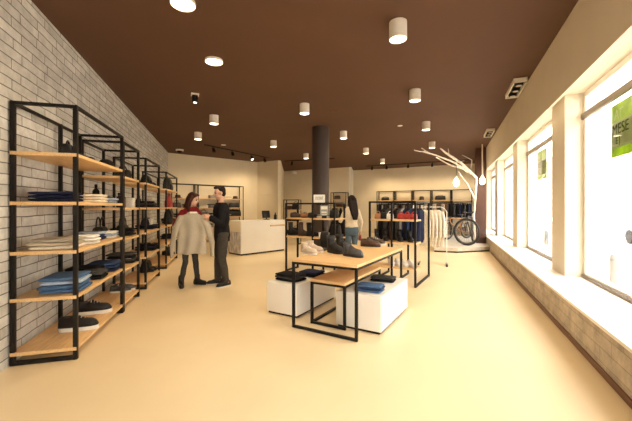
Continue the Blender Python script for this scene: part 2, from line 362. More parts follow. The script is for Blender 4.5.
# ------------------------------------------------------------------ shelving
UNITS = {}
def shelving(name, label, cat, o, d, Wd, D, H, zs, posts, group, ps=.036, st=.032, wood=WOOD, back=True, floorbar=True, overhang=.004, extra_back=(), board_d=None):
    """o: front left foot, d: direction of the front; local x along the front, y to the rear"""
    t = thing(name, label, cat, (o.x, o.y, 0), ang(d), group)
    pm = lambda x, y, h: box((x, y, 0), (x + ps, y + ps, h), .003)
    for i, x in enumerate(posts):
        x = min(max(x - ps / 2, 0), Wd - ps)
        link('post', pm(x, 0, H), BLACKM, t)
        if back: link('post', pm(x, D - ps, H), BLACKM, t)
        link('cross_rail', box((x, ps, H - ps * .8), (x + ps, D - ps, H), .002), BLACKM, t)
        if floorbar: link('cross_rail', box((x, ps, .002), (x + ps, D - ps, .036), .002), BLACKM, t)
    for x in extra_back: link('post', pm(x, D - ps, H), BLACKM, t)
    link('top_rail', box((ps, 0, H - ps * .8), (Wd - ps, ps * .8, H), .002), BLACKM, t)
    link('top_rail', box((ps, D - ps * .8, H - ps * .8), (Wd - ps, D, H), .002), BLACKM, t)
    for z in zs:
        link('shelf_board', box((-overhang, .004, z - st), (Wd + overhang, (board_d or D) - .002, z), .003), wood, t)
    UNITS[label] = (o.copy(), d.copy())
    return t
def loc(o, d, x, y, z):
    n = V2(-d.y, d.x); p = o + d * x + n * y
    return Vector((p.x, p.y, z))
def xat(o, d, px, y):
    """local x of the point the pixel column px meets on the line at depth y of a unit"""
    k = (px - CX) / FPX; q = loc(o, d, 0, y, 0)
    return (k * q.y - q.x) / (d.x - k * d.y)
def lfront(px, Y):   # a point on the front line of a left unit
    return V2((px - CX) / FPX * Y, Y)

# ------------------------------------------------------------------ goods
RND = random.Random(7)
def fold_mesh(w, d, h, seed):
    r = random.Random(seed); bm = bmesh.new(); nx, nl = 14, 22
    rings = []
    for i in range(nx + 1):
        u = i / nx; x = (u - .5) * w; e = 1 - .35 * abs(2 * u - 1) ** 7; ring = []
        for j in range(nl):
            a = 2 * math.pi * j / nl; c, s = math.cos(a), math.sin(a)
            yy = math.copysign(abs(c) ** .35, c) * d / 2; zz = math.copysign(abs(s) ** .55, s) * h / 2 * e
            if abs(s) < .25: yy *= .93 + .02 * math.sin(i)       # the groove between two layers
            n = noise.noise(Vector((x * 9, yy * 9, seed * 3.1)))
            top = .006 * n if s > 0 else 0
            ring.append(Vector((x + .006 * noise.noise(Vector((yy * 12, zz * 30, seed))), yy * (1 + .03 * n), zz + h / 2 + top)))
        rings.append(ring)
    add_loft(bm, rings); return done(bm, 'fold', 180)
def folded(kind, f, p, rz, label, group, w=.36, d=.30, h=.035, seed=0):
    me = cached(('fold', round(w, 2), round(d, 2), round(h, 3), seed % 4, f.name), lambda: fold_mesh(w, d, h, seed % 4))
    return tag(link(kind, me, f, None, p, rz), label, 'clothes', group)
RANK = {1: ['alone'], 2: ['lower of two', 'upper of two'], 3: ['lowest of three', 'middle of three', 'topmost of three'],
        4: ['lowest of four', 'second of four up', 'third of four up', 'topmost of four'],
        5: []}
def stack(kind, adj, f, p, rz, n, where, w=.36, d=.30, h=.035, seed=0):
    fs = f if isinstance(f, list) else [f] * n; ads = adj if isinstance(adj, list) else [adj] * n
    for i in range(n):
        folded(kind, fs[i], p + Vector((RND.uniform(-.012, .012), RND.uniform(-.012, .012), i * h * .97 + .001)), rz + RND.uniform(-.05, .05),
               '%s folded %s, %s, %s' % (ads[i], kind.split('_')[-1], RANK[n][i], where), 'folded clothes ' + where, w, d, h, seed + i)
def shoe_mesh(L, w, toe, heel, shaft, n=18):
    """upper: rings along the foot (x forward): heel counter, dip at the ankle, tongue, falling to the toe box"""
    bm = bmesh.new(); rings = []; st = 19
    K = [(0, .80), (.06, .98), (.14, .96), (.22, .84), (.30, .88), (.38, 1.12), (.44, 1.06), (.56, .82), (.70, toe / heel * 1.02), (.84, toe / heel * .95), (.93, toe / heel * .72), (1, toe / heel * .22)]
    for i in range(st):
        u = i / (st - 1); x = -L / 2 + u * L
        for (a, va), (c, vc) in zip(K, K[1:]):
            if a <= u <= c: hh = heel * (va + (vc - va) * (u - a) / (c - a)); break
        ww = w / 2 * (.72 + .28 * math.sin(math.pi * min(1, max(0, u - .1) * .8))) * (1 - (max(0, u - .78) / .22) ** 2.2 * .62) * (1 - (max(0, .1 - u) / .1) ** 2 * .35)
        tp = .52 if u < .45 else .52 + .3 * min(1, (u - .45) / .3)
        rings.append([Vector((x, ww * math.copysign(abs(math.cos(a)) ** .6, math.cos(a)) * (1 - (1 - tp) * max(0, math.sin(a)) ** 1.5), .004 + (hh * math.sin(a) ** .8 if math.sin(a) > 0 else 0))) for a in [2 * math.pi * j / n for j in range(n)]])
    add_loft(bm, rings); return done(bm, 'upper', 180)
def sole_mesh(L, w, h):
    bm = bmesh.new(); pts = []
    for j in range(28):
        a = 2 * math.pi * j / 28; x = math.cos(a); k = .92 if x > 0 else .80
        pts.append((x * L / 2 * 1.03, math.copysign(abs(math.sin(a)) ** .7, math.sin(a)) * w / 2 * 1.06 * (k - .12 * math.exp(-(x + .1) ** 2 * 12))))
    add_loft(bm, [[Vector((q[0] * s, q[1] * s, z)) for q in pts] for z, s in ((0, .97), (.003, 1), (h, 1), (h + .002, .96))]); return done(bm, 'sole', 50)
def shoe(name, leather, solem, p, rz, label, group, L=.29, w=.10, toe=.06, heel=.09, shaft=0, sole=.024, laces=True, cat='shoe'):
    t = thing(name, label, cat, p, rz, group)
    key = (L, w, toe, heel, shaft, sole)
    link('sole', cached(('sole', solem.name) + key, lambda: sole_mesh(L, w, sole)), solem, t)
    link('upper', cached(('upper', leather.name) + key, lambda: shoe_mesh(L, w, toe, heel, shaft)), leather, t, (0, 0, sole))
    if shaft:
        def sh():
            bm = bmesh.new()
            add_loft(bm, [[Vector((cx + rx * math.cos(a), ry * math.sin(a), z)) for a in [2 * math.pi * j / 18 for j in range(18)]] for z, rx, ry, cx in
                          [(.03, L * .17, w * .40, -L * .29), (heel * .8, L * .185, w * .42, -L * .28), (heel + shaft * .5, L * .18, w * .45, -L * .30), (heel + shaft, L * .20, w * .48, -L * .31), (heel + shaft - .006, L * .18, w * .42, -L * .31), (heel + shaft * .4, L * .15, w * .35, -L * .30)]])
            return done(bm, 'shaft', 180)
        link('shaft', cached(('shaft', leather.name) + key, sh), leather, t, (0, 0, sole))
    else:
        def op():
            bm = bmesh.new(); ball(bm, (-L * .28, 0, heel * .90), (L * .13, w * .20, .012)); return done(bm, 'collar', 180)
        link('collar', cached(('collar',) + key, op), CHAR, t, (0, 0, sole))
    if laces:
        def lc():
            bm = bmesh.new()
            for i in range(4):
                u = .40 + .085 * i; x = -L / 2 + u * L; z = heel * (1.12 - (u - .38) * 1.65)
                add_tube(bm, [(x, -w * .25, z * .80), (x, -w * .15, z * .97), (x, 0, z + .006), (x, w * .15, z * .97), (x, w * .25, z * .80)], .0045, 6)
            return done(bm, 'laces', 50)
        link('laces', cached(('laces', solem.name) + key, lc), SOLEW if solem is SOLEW else CHAR, t, (0, 0, sole))
    return t
def pair(name, leather, solem, o, where, desc, rz, gap=.125, stag=.02, **k):
    c, s = math.cos(rz), math.sin(rz)
    for i, sd in enumerate((-1, 1)):
        p = o + Vector((-s * gap / 2 * sd + c * stag * sd, c * gap / 2 * sd + s * stag * sd, 0))
        ln = 'rear one of its pair' if p.y > o.y else 'front one of its pair'
        shoe(name, leather, solem, p, rz + sd * .06, '%s, %s, %s' % (desc, ln, where), 'shoes ' + where, **k)
def bag(name, leather, p, rz, label, group, w=.34, d=.16, h=.24, handle=.12, flap=True, cat='bag'):
    t = thing(name, label, cat, p, rz, group)
    def body():
        bm = bmesh.new(); n = 20
        add_loft(bm, [[Vector((math.copysign(abs(math.cos(a)) ** .45, math.cos(a)) * w / 2 * sx, math.copysign(abs(math.sin(a)) ** .45, math.sin(a)) * d / 2 * sy, z)) for a in [2 * math.pi * (j + .5) / n for j in range(n)]]
                      for z, sx, sy in [(0, .96, .92), (.012, 1, 1), (h * .45, .99, 1.0), (h * .85, .93, .72), (h * .97, .90, .42), (h, .87, .32)]]); return done(bm, 'bag', 60)
    link('body', cached(('bag', w, d, h, leather.name), body), leather, t)
    if flap:
        link('flap', cached(('flap', w, d, h, leather.name), lambda: prism_yz([(-d * .20, h * .99), (-d * .40, h * .80), (-d * .53, h * .45), (-d * .545, h * .46), (-d * .43, h * .83), (-d * .2, h * 1.02), (d * .25, h * 1.02), (d * .25, h * .995)], w * .82)), leather, t)
    if handle:
        for sd in ((-1, 1) if not flap else (0,)):
            link('handle', cached(('bh', w, d, h, handle, sd, leather.name), lambda: tube([(w * .27 * math.cos(math.pi * j / 10), sd * d * .15, h * .96 + handle * math.sin(math.pi * j / 10)) for j in range(11)], .009, 8)), leather, t)
    return t
def prism_yz(pts, w):
    bm = bmesh.new(); add_loft(bm, [[Vector((x, p[0], p[1])) for p in pts] for x in (-w / 2, w / 2)]); return done(bm, 'p', 50)
def hat(m, p, label, group, r=.17, h=.12, band=None):
    t = thing('hat', label, 'hat', p, RND.uniform(0, 6), group)
    link('crown', cached(('crown', r, h, m.name), lambda: lathe([(r * .2, 0), (r * .62, .004), (r * .60, h * .6), (r * .52, h * .92), (r * .3, h), (r * .02, h * .9)], 24)), m, t)
    link('brim', cached(('brim', r, m.name), lambda: lathe([(r * .55, .002), (r * .85, .0), (r, .014), (r, .019), (r * .84, .008), (r * .55, .012)], 28)), m, t)
    link('band', cached(('band', r, h), lambda: lathe([(r * .56, .012), (r * .635, .012), (r * .628, .034), (r * .56, .034)], 24)), band or BLACK, t)
def cap(m, p, rz, label, group):
    t = thing('cap', label, 'hat', p, rz, group)
    def cr():
        bm = bmesh.new(); add_lathe(bm, [(.09, 0), (.095, .02), (.09, .06), (.065, .095), (.03, .11), (.002, .112)], 20); return done(bm, 'c', 180)
    link('crown', cached(('cap', m.name), cr), m, t)
    def pk():
        bm = bmesh.new(); n = 9
        A = [(.075 * math.cos(a) + .01, .085 * math.sin(a)) for a in [math.pi * (j / (n - 1) - .5) for j in range(n)]]; B = [(.165 * math.cos(a) + .01, .085 * math.sin(a)) for a in [math.pi * (j / (n - 1) - .5) for j in range(n)]][::-1]
        add_loft(bm, [[Vector((x, y, z - .25 * max(0, x - .08))) for x, y in A + B] for z in (.012, .02)]); return done(bm, 'p', 50)
    link('peak', cached(('peak', m.name), pk), m, t)
def carton(m, p, rz, label, group, w=.3, d=.2, h=.11, name='shoe_box'):
    t = thing(name, label, 'box', p, rz, group)
    link('body', cached(('ctn', w, d, h, m.name), lambda: box((-w / 2, -d / 2, 0), (w / 2, d / 2, h * .8), .003)), m, t)
    link('lid', cached(('ctl', w, d, h, m.name), lambda: box((-w / 2 - .004, -d / 2 - .004, h * .72), (w / 2 + .004, d / 2 + .004, h), .003)), m, t)
def bottle(m, p, label, group, r=.032, h=.2, name='bottle'):
    t = thing(name, label, 'bottle', p, 0, group)
    link('body', cached(('bot', r, h, m.name), lambda: lathe([(r * .8, 0), (r, .006), (r, h * .62), (r * .8, h * .70), (r * .38, h * .78), (r * .36, h * .86)], 20)), m, t)
    link('cap', cached(('botc', r, h), lambda: lathe([(r * .42, h * .84), (r * .44, h * .99), (r * .3, h)], 16)), BLACKM, t)

# hanging clothes: body and hanger
def shirt_fill(bm, L=.68, hw=.21, slv=.5):
    n = 18; st = [(-L, .05, hw * 1.0), (-L * .8, .05, hw), (-L * .45, .05, hw * .95), (-.17, .055, hw * .98), (-.06, .05, hw * .86), (-.02, .04, hw * .45), (0, .035, .06)]
    add_loft(bm, [[Vector((w * math.cos(2 * math.pi * j / n), d * math.sin(2 * math.pi * j / n), z)) for j in range(n)] for z, d, w in st])
    for s in (-1, 1): limb(bm, [(s * (hw - .05), 0, -.085, .055), (s * (hw + .02), 0, -.30, .05), (s * (hw + .03), 0, -.12 - slv, .042)])
def drape(p):
    k = min(1, max(0, -p.z / .5)); p.y += k * .014 * math.sin(p.x * 34 + p.z * 3); p.y *= .8; p.x += k * .008 * math.sin(p.z * 9 + p.x * 12); return p
def shirt_mesh(): return cached('shirt', lambda: blob(shirt_fill, .017, 3, drape))
def coat_mesh(): return cached('coat', lambda: blob(lambda bm: shirt_fill(bm, .92, .22, .54), .018, 3, drape))
def trouser_mesh():
    def f(bm):
        n = 16
        for s in (-1, 1): add_loft(bm, [[Vector((s * .055 + w * math.cos(2 * math.pi * j / n), .03 * math.sin(2 * math.pi * j / n), z)) for j in range(n)] for z, w in [(-.95, .06), (-.5, .075), (-.2, .095), (0, .085)]])
    return cached('trouser', lambda: blob(f, .016, 2, drape))
def hanging(m, p, rz, label, group, kind='shirt'):
    me0 = {'shirt': shirt_mesh, 'coat': coat_mesh, 'trousers': trouser_mesh}[kind]()
    t = thing('hanging_' + kind, label, 'clothes', p, rz, group)
    me = cached(('hang', kind, m.name), lambda: me0.copy())
    link('fabric', me, m, t, (0, 0, -.075))
    def hk():
        bm = bmesh.new()
        add_tube(bm, [(0, .0, .014), (.018, 0, .012), (.022, 0, -.008), (.008, 0, -.03), (0, 0, -.07)], .0035, 6)
        return done(bm, 'hk', 60)
    link('hanger', cached('hook', hk), BLACKM, t)
def CN(m): return m.name.replace('cloth_', '').replace('_', ' ')
# ------------------------------------------------------------------ brick wall units
LD = V2(-.262, .965).normalized(); LO = V2((77 - CX) / FPX * 3.08, 3.08)
ZS1 = [.12, .61, 1.04, 1.50, 1.96]; ZS2 = [.12, .57, 1.00, 1.44, 1.88]
SHELF = ['floor shelf', 'second shelf up', 'middle shelf', 'fourth shelf up', 'top shelf']
GRP = 'black framed shelving units along the brick wall'
LU = []
for x0, x1, H, zs, nm in [(0, 1.43, 2.42, ZS1, 'closest brick wall unit'), (1.45, 2.27, 2.36, ZS2, 'second brick wall unit'), (2.72, 3.90, 2.32, ZS2, 'third brick wall unit'), (4.68, 6.35, 2.28, ZS2, 'farthest brick wall unit')]:
    o = LO + LD * x0; Wd = x1 - x0
    lb = {'closest brick wall unit': 'black steel shelving unit with oak boards, closest to the viewer on the brick wall', 'second brick wall unit': 'black steel shelving unit adjoining the closest brick wall unit on the brick wall',
          'third brick wall unit': 'black steel shelving unit third along the brick wall, after a gap', 'farthest brick wall unit': 'black steel shelving unit at the far end of the brick wall'}[nm]
    shelving('shelving_unit', lb, 'shelf', o, LD, Wd, .53, H, zs, [0, Wd], GRP, extra_back=(.87,) if x0 == 0 else ())
    LU.append(dict(o=o, W=Wd, zs=zs, nm=nm))
LRZ = ang(LD)
def at(u, px, y, s):   # place by where the goods stand along the unit
    U = LU[u]; x = xat(U['o'], LD, px, y); return loc(U['o'], LD, min(max(x, .12), U['W'] - .1), y, U['zs'][s] + .001), '%s, %s' % (SHELF[s], U['nm'])
# closest brick wall unit
p, w = at(0, 68, .22, 4); bag('handbag', LEATH['black'], p, LRZ + .2, 'small black leather bag, ' + w, None, .22, .14, .13, .05)
p, w = at(0, 80, .22, 4); pair('pump', LEATH['black'], SOLEB, p, w, 'small black pump', LRZ - 1.4, .11, L=.24, w=.08, toe=.045, heel=.07, laces=False, sole=.02)
p, w = at(0, 106, .15, 4); cap(BLACK, p, LRZ, 'small black cap, ' + w, None)
p, w = at(0, 58, .27, 3); stack('folded_jeans', 'dark navy', NAVY, p, LRZ, 3, w, .30, .36, .034)
p, w = at(0, 92, .2, 3); stack('folded_shirt', 'cream', CREAMF, p, LRZ, 3, w, .22, .28, .035, 2)
p, w = at(0, 101, .25, 3); stack('folded_sweater', ['grey', 'dark grey'], [GREYF, CHAR], p, LRZ, 2, w, .24, .28, .045, 1)
p, w = at(0, 109, .2, 3); stack('folded_shirt', 'pale blue', PALEB, p, LRZ, 2, w, .2, .28, .035, 3)
for i, px in enumerate((114, 119)):
    p, w = at(0, px, .3, 3); bottle(BLACKM, p, ['tall', 'second tall'][i] + ' dark bottle, ' + w, 'dark bottles', .04, .25)
p, w = at(0, 59, .24, 2); stack('folded_sweater', ['cream', 'beige', 'oatmeal'], [CREAMF, BEIGE, OATM], p, LRZ, 3, w, .34, .36, .036)
p, w = at(0, 84, .15, 2); stack('folded_shirt', 'off-white', WHITEF, p, LRZ, 3, w, .18, .26, .035, 1)
p, w = at(0, 92, .27, 2); stack('folded_shirt', ['navy', 'dark blue', 'pale blue'], [NAVY, DBLUE, PALEB], p, LRZ, 3, w, .22, .28, .034, 2)
p, w = at(0, 103, .22, 2); stack('folded_shirt', ['white', 'pale', 'light'], [WHITEF, PALEB, WHITEF], p, LRZ, 3, w, .28, .30, .03, 3)
p, w = at(0, 113, .25, 2); bag('handbag', LEATH['black'], p, LRZ, 'black bag with raised handles, ' + w, None, .26, .16, .15, .13, False)
p, w = at(0, 66, .20, 1); stack('folded_jeans', ['blue denim', 'mid blue denim', 'faded denim'], [JEAN, JEAN, PALEB], p, LRZ + .05, 3, w, .37, .34, .042)
folded('folded_jeans', JEAN, p + Vector((0, 0, .124)), LRZ, 'blue denim folded jeans, fourth layer on the denim stack, ' + w.split(',')[0], 'folded clothes ' + w, .38, .32, .036, 2)
p, w = at(0, 87, .30, 1); stack('folded_jeans', ['black', 'charcoal'], [BLACK, BLACK], p, LRZ, 2, w, .30, .34, .055, 1)
p, w = at(0, 94, .14, 1); stack('folded_sweater', 'dark brown', [BLACK, CHAR], p, LRZ, 2, 'dark pile beside the denim on ' + w.split(',')[0], .24, .26, .05, 2)
p, w = at(0, 106, .2, 1); stack('folded_jeans', ['navy', 'dark blue', 'deep navy'], [NAVY, DBLUE, DBLUE], p, LRZ, 3, w, .34, .34, .04, 3)
p, w = at(0, 79, .17, 0); shoe('sneaker', LEATH['black'], SOLEW, p, .35, 'black sneaker with white sole, front one on the floor shelf, closest brick wall unit', None, L=.36, w=.125, toe=.075, heel=.12, sole=.042)
p, w = at(0, 95, .22, 0); shoe('sneaker', LEATH['black'], SOLEW, p, .45, 'black laced sneaker with white sole, rear one on the floor shelf, closest brick wall unit', None, L=.36, w=.125, toe=.075, heel=.12, sole=.042)
# second unit
for s, goods in ((4, [(127, 'bag'), (134, 'cap')]), (3, [(128, 'boxes'), (135, 'bottles')]), (2, [(128, 'bag2'), (135, 'dark')]), (1, [(125, 'cream'), (133, 'black')]), (0, [(129, 'shoes')])):
    for px, g in goods:
        p, w = at(1, px, .22, s)
        if g == 'bag': bag('handbag', LEATH['black'], p, LRZ + 1.2, 'black handbag, ' + w, None, .24, .14, .15, .08)
        elif g == 'cap': hat(CHAR, p, 'dark round hat, ' + w, None, .15, .1)
        elif g == 'boxes': bottle(LEATH['tan'], p, 'amber bottle beside the dark bottles, ' + w, None, .04, .22); carton(WHITEF, p + Vector((-.05, .3, 0)), LRZ, 'small white carton, ' + w, None, .14, .1, .16)
        elif g == 'bottles':
            for j in range(3): bottle(BLACKM, p + Vector((-.03 * j, .11 * j - .1, 0)), 'dark bottle, %s in its row, %s' % (['front', 'centre', 'rear'][j], w), 'dark bottles', .038, .23)
        elif g == 'bag2': bag('handbag', LEATH['black'], p, LRZ, 'flat black tote with handles, ' + w, None, .3, .16, .17, .12, False)
        elif g == 'dark': stack('folded_sweater', 'black', BLACK, p, LRZ, 3, w, .26, .3, .04)
        elif g == 'cream': stack('folded_shirt', 'cream', CREAMF, p, LRZ, 3, w, .26, .3, .034)
        elif g == 'black': stack('folded_jeans', ['black', 'charcoal', 'black', 'charcoal'], [BLACK, CHAR, BLACK, CHAR], p, LRZ, 4, w, .3, .36, .04)
        elif g == 'shoes': pair('sneaker', LEATH['grey'], SOLEW, p, w, 'dark grey sneaker', .4)
# third unit
def put(u, s, px, g, y=.22, desc=''):
    p, w = at(u, px, y, s)
    if g == 'hat': hat(BLACK, p, desc + ' hat, ' + w, None, .16, .12)
    elif g == 'bag': bag('handbag', LEATH['black'], p, LRZ, desc + ' bag, ' + w, None, .30, .17, .22, .1)
    elif g == 'case': bag('shoulder_bag', LEATH['black'], p, LRZ, desc + ' bag, ' + w, None, .42, .2, .38, .06)
    elif g == 'redbag': bag('handbag', LEATH['red'], p, LRZ, desc + ' bag, ' + w, None, .30, .16, .30, .1, False)
    elif g == 'stack': stack('folded_sweater', ['black', 'charcoal', 'black'], [BLACK, CHAR, BLACK], p, LRZ, 3, w, .36, .34, .045)
    elif g == 'low': stack('folded_jeans', ['black', 'navy'], [BLACK, NAVY], p, LRZ, 2, w, .44, .36, .045)
    elif g == 'light': stack('folded_shirt', ['white', 'pink-white', 'white'], [WHITEF, CREAMF, WHITEF], p, LRZ, 3, w, .24, .3, .045)
    elif g == 'box': carton(WHITEF, p, LRZ, desc + ' carton, ' + w, None, .18, .14, .2)
    elif g == 'shoes': pair('shoe', LEATH['black'], SOLEB, p, w, 'black shoe', .4)
    elif g == 'bottle':
        for j in range(2): bottle(BLACKM, p + Vector((-.04 * j, .13 * j, 0)), '%s dark bottle, %s' % (['first', 'second'][j], w), 'dark bottles', .04, .24)
put(2, 4, 149, 'shoes'); put(2, 4, 153, 'hat', .22, 'black'); put(2, 4, 157, 'bag', .25, 'black leather')
put(2, 3, 149, 'stack'); put(2, 3, 156, 'light'); put(2, 3, 152.5, 'bottle', .4)
put(2, 2, 149, 'low'); put(2, 2, 154.5, 'box', .2, 'small white'); put(2, 2, 157.5, 'bag', .25, 'squat black')
put(2, 1, 148, 'stack'); put(2, 1, 154, 'low'); put(2, 1, 157.5, 'light')
put(2, 0, 150, 'shoes'); put(2, 0, 156, 'bag', .25, 'black shopping')
put(3, 4, 169, 'case', .25, 'tall black'); put(3, 4, 172, 'hat', .2, 'dark'); put(3, 4, 175.2, 'bag', .2, 'small black')
put(3, 3, 168.2, 'redbag', .2, 'dark red'); put(3, 3, 170.6, 'redbag', .2, 'second red'); put(3, 3, 174, 'bottle')
put(3, 2, 168.6, 'case', .12, 'boxy black'); put(3, 2, 172, 'light'); put(3, 2, 175, 'stack')
put(3, 1, 169, 'low'); put(3, 1, 173, 'stack'); put(3, 0, 168.5, 'bag', .2, 'round black'); put(3, 0, 173, 'shoes')

# ------------------------------------------------------------------ shelving behind the counter
BLD = V2(.7557, .655).normalized(); BLO = V2(-5.488, 12.298)
ZB = [.15, .62, 1.05, 1.42, 1.80]; BRZ = ang(BLD)
nmB = ['unit by the brick wall corner', 'unit behind the couple', 'unit behind the counter']
BU = []
for i in range(3):
    o = BLO + BLD * (1.02 * i)
    shelving('shelving_unit', 'black steel shelving on the cream wall, ' + nmB[i], 'shelf', o, BLD, 1.0, .38, 2.36, ZB, [0, 1.0], 'shelving units on the cream counter wall', ps=.03, st=.028)
    BU.append(o)
def bat(i, x, s, y=.2): return loc(BU[i], BLD, x, y, ZB[s] + .001), '%s, %s' % (SHELF[s], nmB[i])
for i, x, s, g in [(0, .25, 3, 'bag'), (0, .7, 3, 'stack'), (0, .3, 2, 'stack'), (0, .75, 2, 'hat'), (0, .3, 4, 'hat'), (1, .25, 3, 'light'), (1, .7, 3, 'stack'), (1, .3, 2, 'bag'), (1, .75, 2, 'stack'), (1, .5, 1, 'stack'), (1, .72, 4, 'box'),
                   (2, .22, 3, 'bottle'), (2, .65, 3, 'black'), (2, .3, 4, 'light'), (2, .68, 2, 'hump'), (2, .25, 2, 'stack'), (2, .5, 1, 'stack'), (0, .5, 1, 'light'), (2, .7, 4, 'hat')]:
    p, w = bat(i, x, s)
    if g == 'bag': bag('handbag', LEATH['brown'], p, BRZ, 'brown bag, ' + w, None, .34, .18, .2, .1)
    elif g == 'stack': stack('folded_sweater', ['charcoal', 'grey', 'dark'], [CHAR, GREYF, BLACK], p, BRZ, 3, w, .36, .3, .05)
    elif g == 'light': stack('folded_shirt', ['cream', 'beige'], [CREAMF, BEIGE], p, BRZ, 2, w, .36, .3, .05)
    elif g == 'hat': hat(BROWNF, p, 'brown hat, ' + w, None, .17, .13)
    elif g == 'box': carton(GREYF, p, BRZ, 'grey carton, ' + w, None, .34, .22, .14)
    elif g == 'bottle': bottle(LEATH['white'], p, 'pale bottle, ' + w, None, .04, .2)
    elif g == 'black': bag('shoulder_bag', LEATH['black'], p, BRZ, 'black shoulder bag, ' + w, None, .5, .2, .2, 0)
    elif g == 'hump': bag('backpack', LEATH['black'], p, BRZ, 'rounded black backpack, ' + w, None, .56, .22, .27, .05)

# ------------------------------------------------------------------ counter
cd = V2(.7013, .7129).normalized(); co = V2(-2.22, 9.59); cl = V2(1.19, 1.21).length
c = thing('sales_counter', 'white sales counter with marbled end and oak ledge before the pier', 'counter', (co.x, co.y, 0), ang(cd))
MARB = mat('grey_marble', (.50, .46, .41), .5, var=.45, scale=11, stretch=(1, 1, .5))
link('body', box((0, 0, .05), (cl, .75, 1.03), .006), WHITEL, c)
link('plinth', box((.03, .03, 0), (cl - .03, .72, .05), 0), BLACKM, c)
link('end_panel', box((-.012, .02, .05), (0, .73, .70), .003), MARB, c)
link('end_panel', box((-.012, .02, .705), (0, .73, 1.03), .003), CREAM, c)
link('ledge', box((cl - .62, -.035, .83), (cl - .02, 0, .875), .004), WOOD, c)
c['label'] = 'white sales counter with marbled end and oak ledge before the pier'
q = loc(co, cd, 1.22, .38, 1.031)
t = thing('cash_monitor', 'black cash register screen on the white counter', 'monitor', q, ang(cd) + .2)
link('stand', lathe([(.11, 0), (.11, .012), (.025, .02), (.02, .10), (.002, .1)], 20), BLACKM, t)
link('screen', box((-.17, -.02, .06), (.17, .02, .30), .008), BLACKM, t, rot=(-.15, 0, 0))
q = loc(co, cd, 1.52, .3, 1.031); bottle(BLACKM, q, 'small dark bottle beside the cash register screen', None, .05, .23)

# ------------------------------------------------------------------ nesting tables and plinths
TO = V2(-.293, 3.902); TRZ = ang(E1)
def tb(a, b, z=0): return loc(TO, E1, a, b, z)
def ntable(label, a0, a1, b0, b1, H, ps=.03):
    p = tb(a0, b0); t = thing('display_table', label, 'table', p, TRZ, 'nesting display tables'); w, d = a1 - a0, b1 - b0
    link('tabletop', box((0, 0, H - .034), (w, d, H), .003), WOOD, t)
    for x in (0, w - ps):
        for y in (0.004, d - ps - .004): link('leg', box((x, y, 0), (x + ps, y + ps, H - .034), .002), BLACKM, t)
    for y in (.004, d - ps - .004):
        link('foot_rail', box((ps, y, .001), (w - ps, y + ps, ps), .002), BLACKM, t); link('top_rail', box((ps, y, H - .062), (w - ps, y + ps, H - .034), .002), BLACKM, t)
    for x in (0, w - ps): link('side_rail', box((x, ps + .004, H - .062), (x + ps, d - ps - .004, H - .034), .002), BLACKM, t)
    if H < .7: link('side_rail', box((0, ps + .004, .001), (ps, d - ps - .004, ps), .002), BLACKM, t)
    return t
ntable('taller oak display table with black frame carrying the shoes', 0, .851, 0, 1.73, .828)
ntable('lower empty oak table with black frame nested under the taller one', .12, .60, .23, 1.47, .557)
def plinth(label, a, b, w, d, h):
    t = thing('display_plinth', label, 'plinth', tb(a, b), TRZ, 'white display plinths')
    link('body', box((0, 0, .03), (w, d, h), .006), WHITEL, t); link('base', box((.02, .02, 0), (w - .02, d - .02, .03), 0), BLACKM, t)
plinth('white plinth carrying the blue denim on the window side of the tables', .44, .307, .57, 1.11, .433)
plinth('white plinth carrying black clothes on the counter side of the tables', -.615, .28, .50, 1.09, .43)
def onground(px, py, z):   # point of height z seen at a pixel of the photograph
    Y = (CAMZ - z) * FPX / (py - HY); return Vector(((px - CX) / FPX * Y, Y, z))
stack('folded_jeans', ['blue denim', 'dark denim', 'blue denim'], [JEAN, DBLUE, JEAN], onground(371, 290.5, .434), TRZ + .1, 3, 'front of the window-side plinth', .30, .22, .027)
stack('folded_trousers', ['black', 'charcoal'], [BLACK, CHAR], onground(384, 281, .434), TRZ + .05, 2, 'rear of the window-side plinth', .31, .2, .035, 1)
stack('folded_trousers', ['black', 'charcoal', 'black'], [BLACK, CHAR, BLACK], onground(291, 280, .431), TRZ - .1, 3, 'front of the counter-side plinth', .36, .26, .035)
stack('folded_trousers', ['black', 'dark navy'], [BLACK, NAVY], onground(312, 275.5, .431), TRZ, 2, 'rear of the counter-side plinth', .3, .26, .04, 2)
# shoes on the tall table
ZT = .829
shoe('ankle_boot', LEATH['beige'], SOLEW, onground(309, 254, ZT), -.75, 'beige suede high shoe, front one by the table corner', 'beige shoes', L=.27, w=.10, toe=.06, heel=.085, shaft=.05, sole=.018)
shoe('ankle_boot', LEATH['beige'], SOLEW, onground(315, 252, ZT), -.6, 'beige suede high shoe, one just behind the other beige shoe', 'beige shoes', L=.27, w=.10, toe=.06, heel=.085, shaft=.05, sole=.018)
bag('handbag', LEATH['black'], onground(325, 247, ZT), TRZ, 'narrow upright black bag behind the beige shoes', None, .14, .11, .23, 0)
shoe('ankle_boot', LEATH['black'], SOLEB, onground(335, 253, ZT), -.95, 'black leather ankle boot, the one in the centre of the table', 'black ankle boots', L=.29, w=.125, toe=.075, heel=.11, shaft=.09, sole=.028)
shoe('ankle_boot', LEATH['black'], SOLEB, onground(344, 250.5, ZT), -.85, 'black leather ankle boot standing behind the centre one', 'black ankle boots', L=.29, w=.125, toe=.075, heel=.11, shaft=.09, sole=.028)
shoe('ankle_boot', LEATH['grey'], SOLEB, onground(353, 256.5, ZT), -.75, 'grey-black high shoe at the front edge of the table', None, L=.29, w=.12, toe=.07, heel=.10, shaft=.04, sole=.024)
shoe('dress_shoe', LEATH['brown'], SOLEB, onground(370.5, 246.5, ZT), -.35, 'brown leather shoe, front one at the rear of the table', 'brown shoes', L=.31, w=.11, toe=.065, heel=.10, sole=.022)
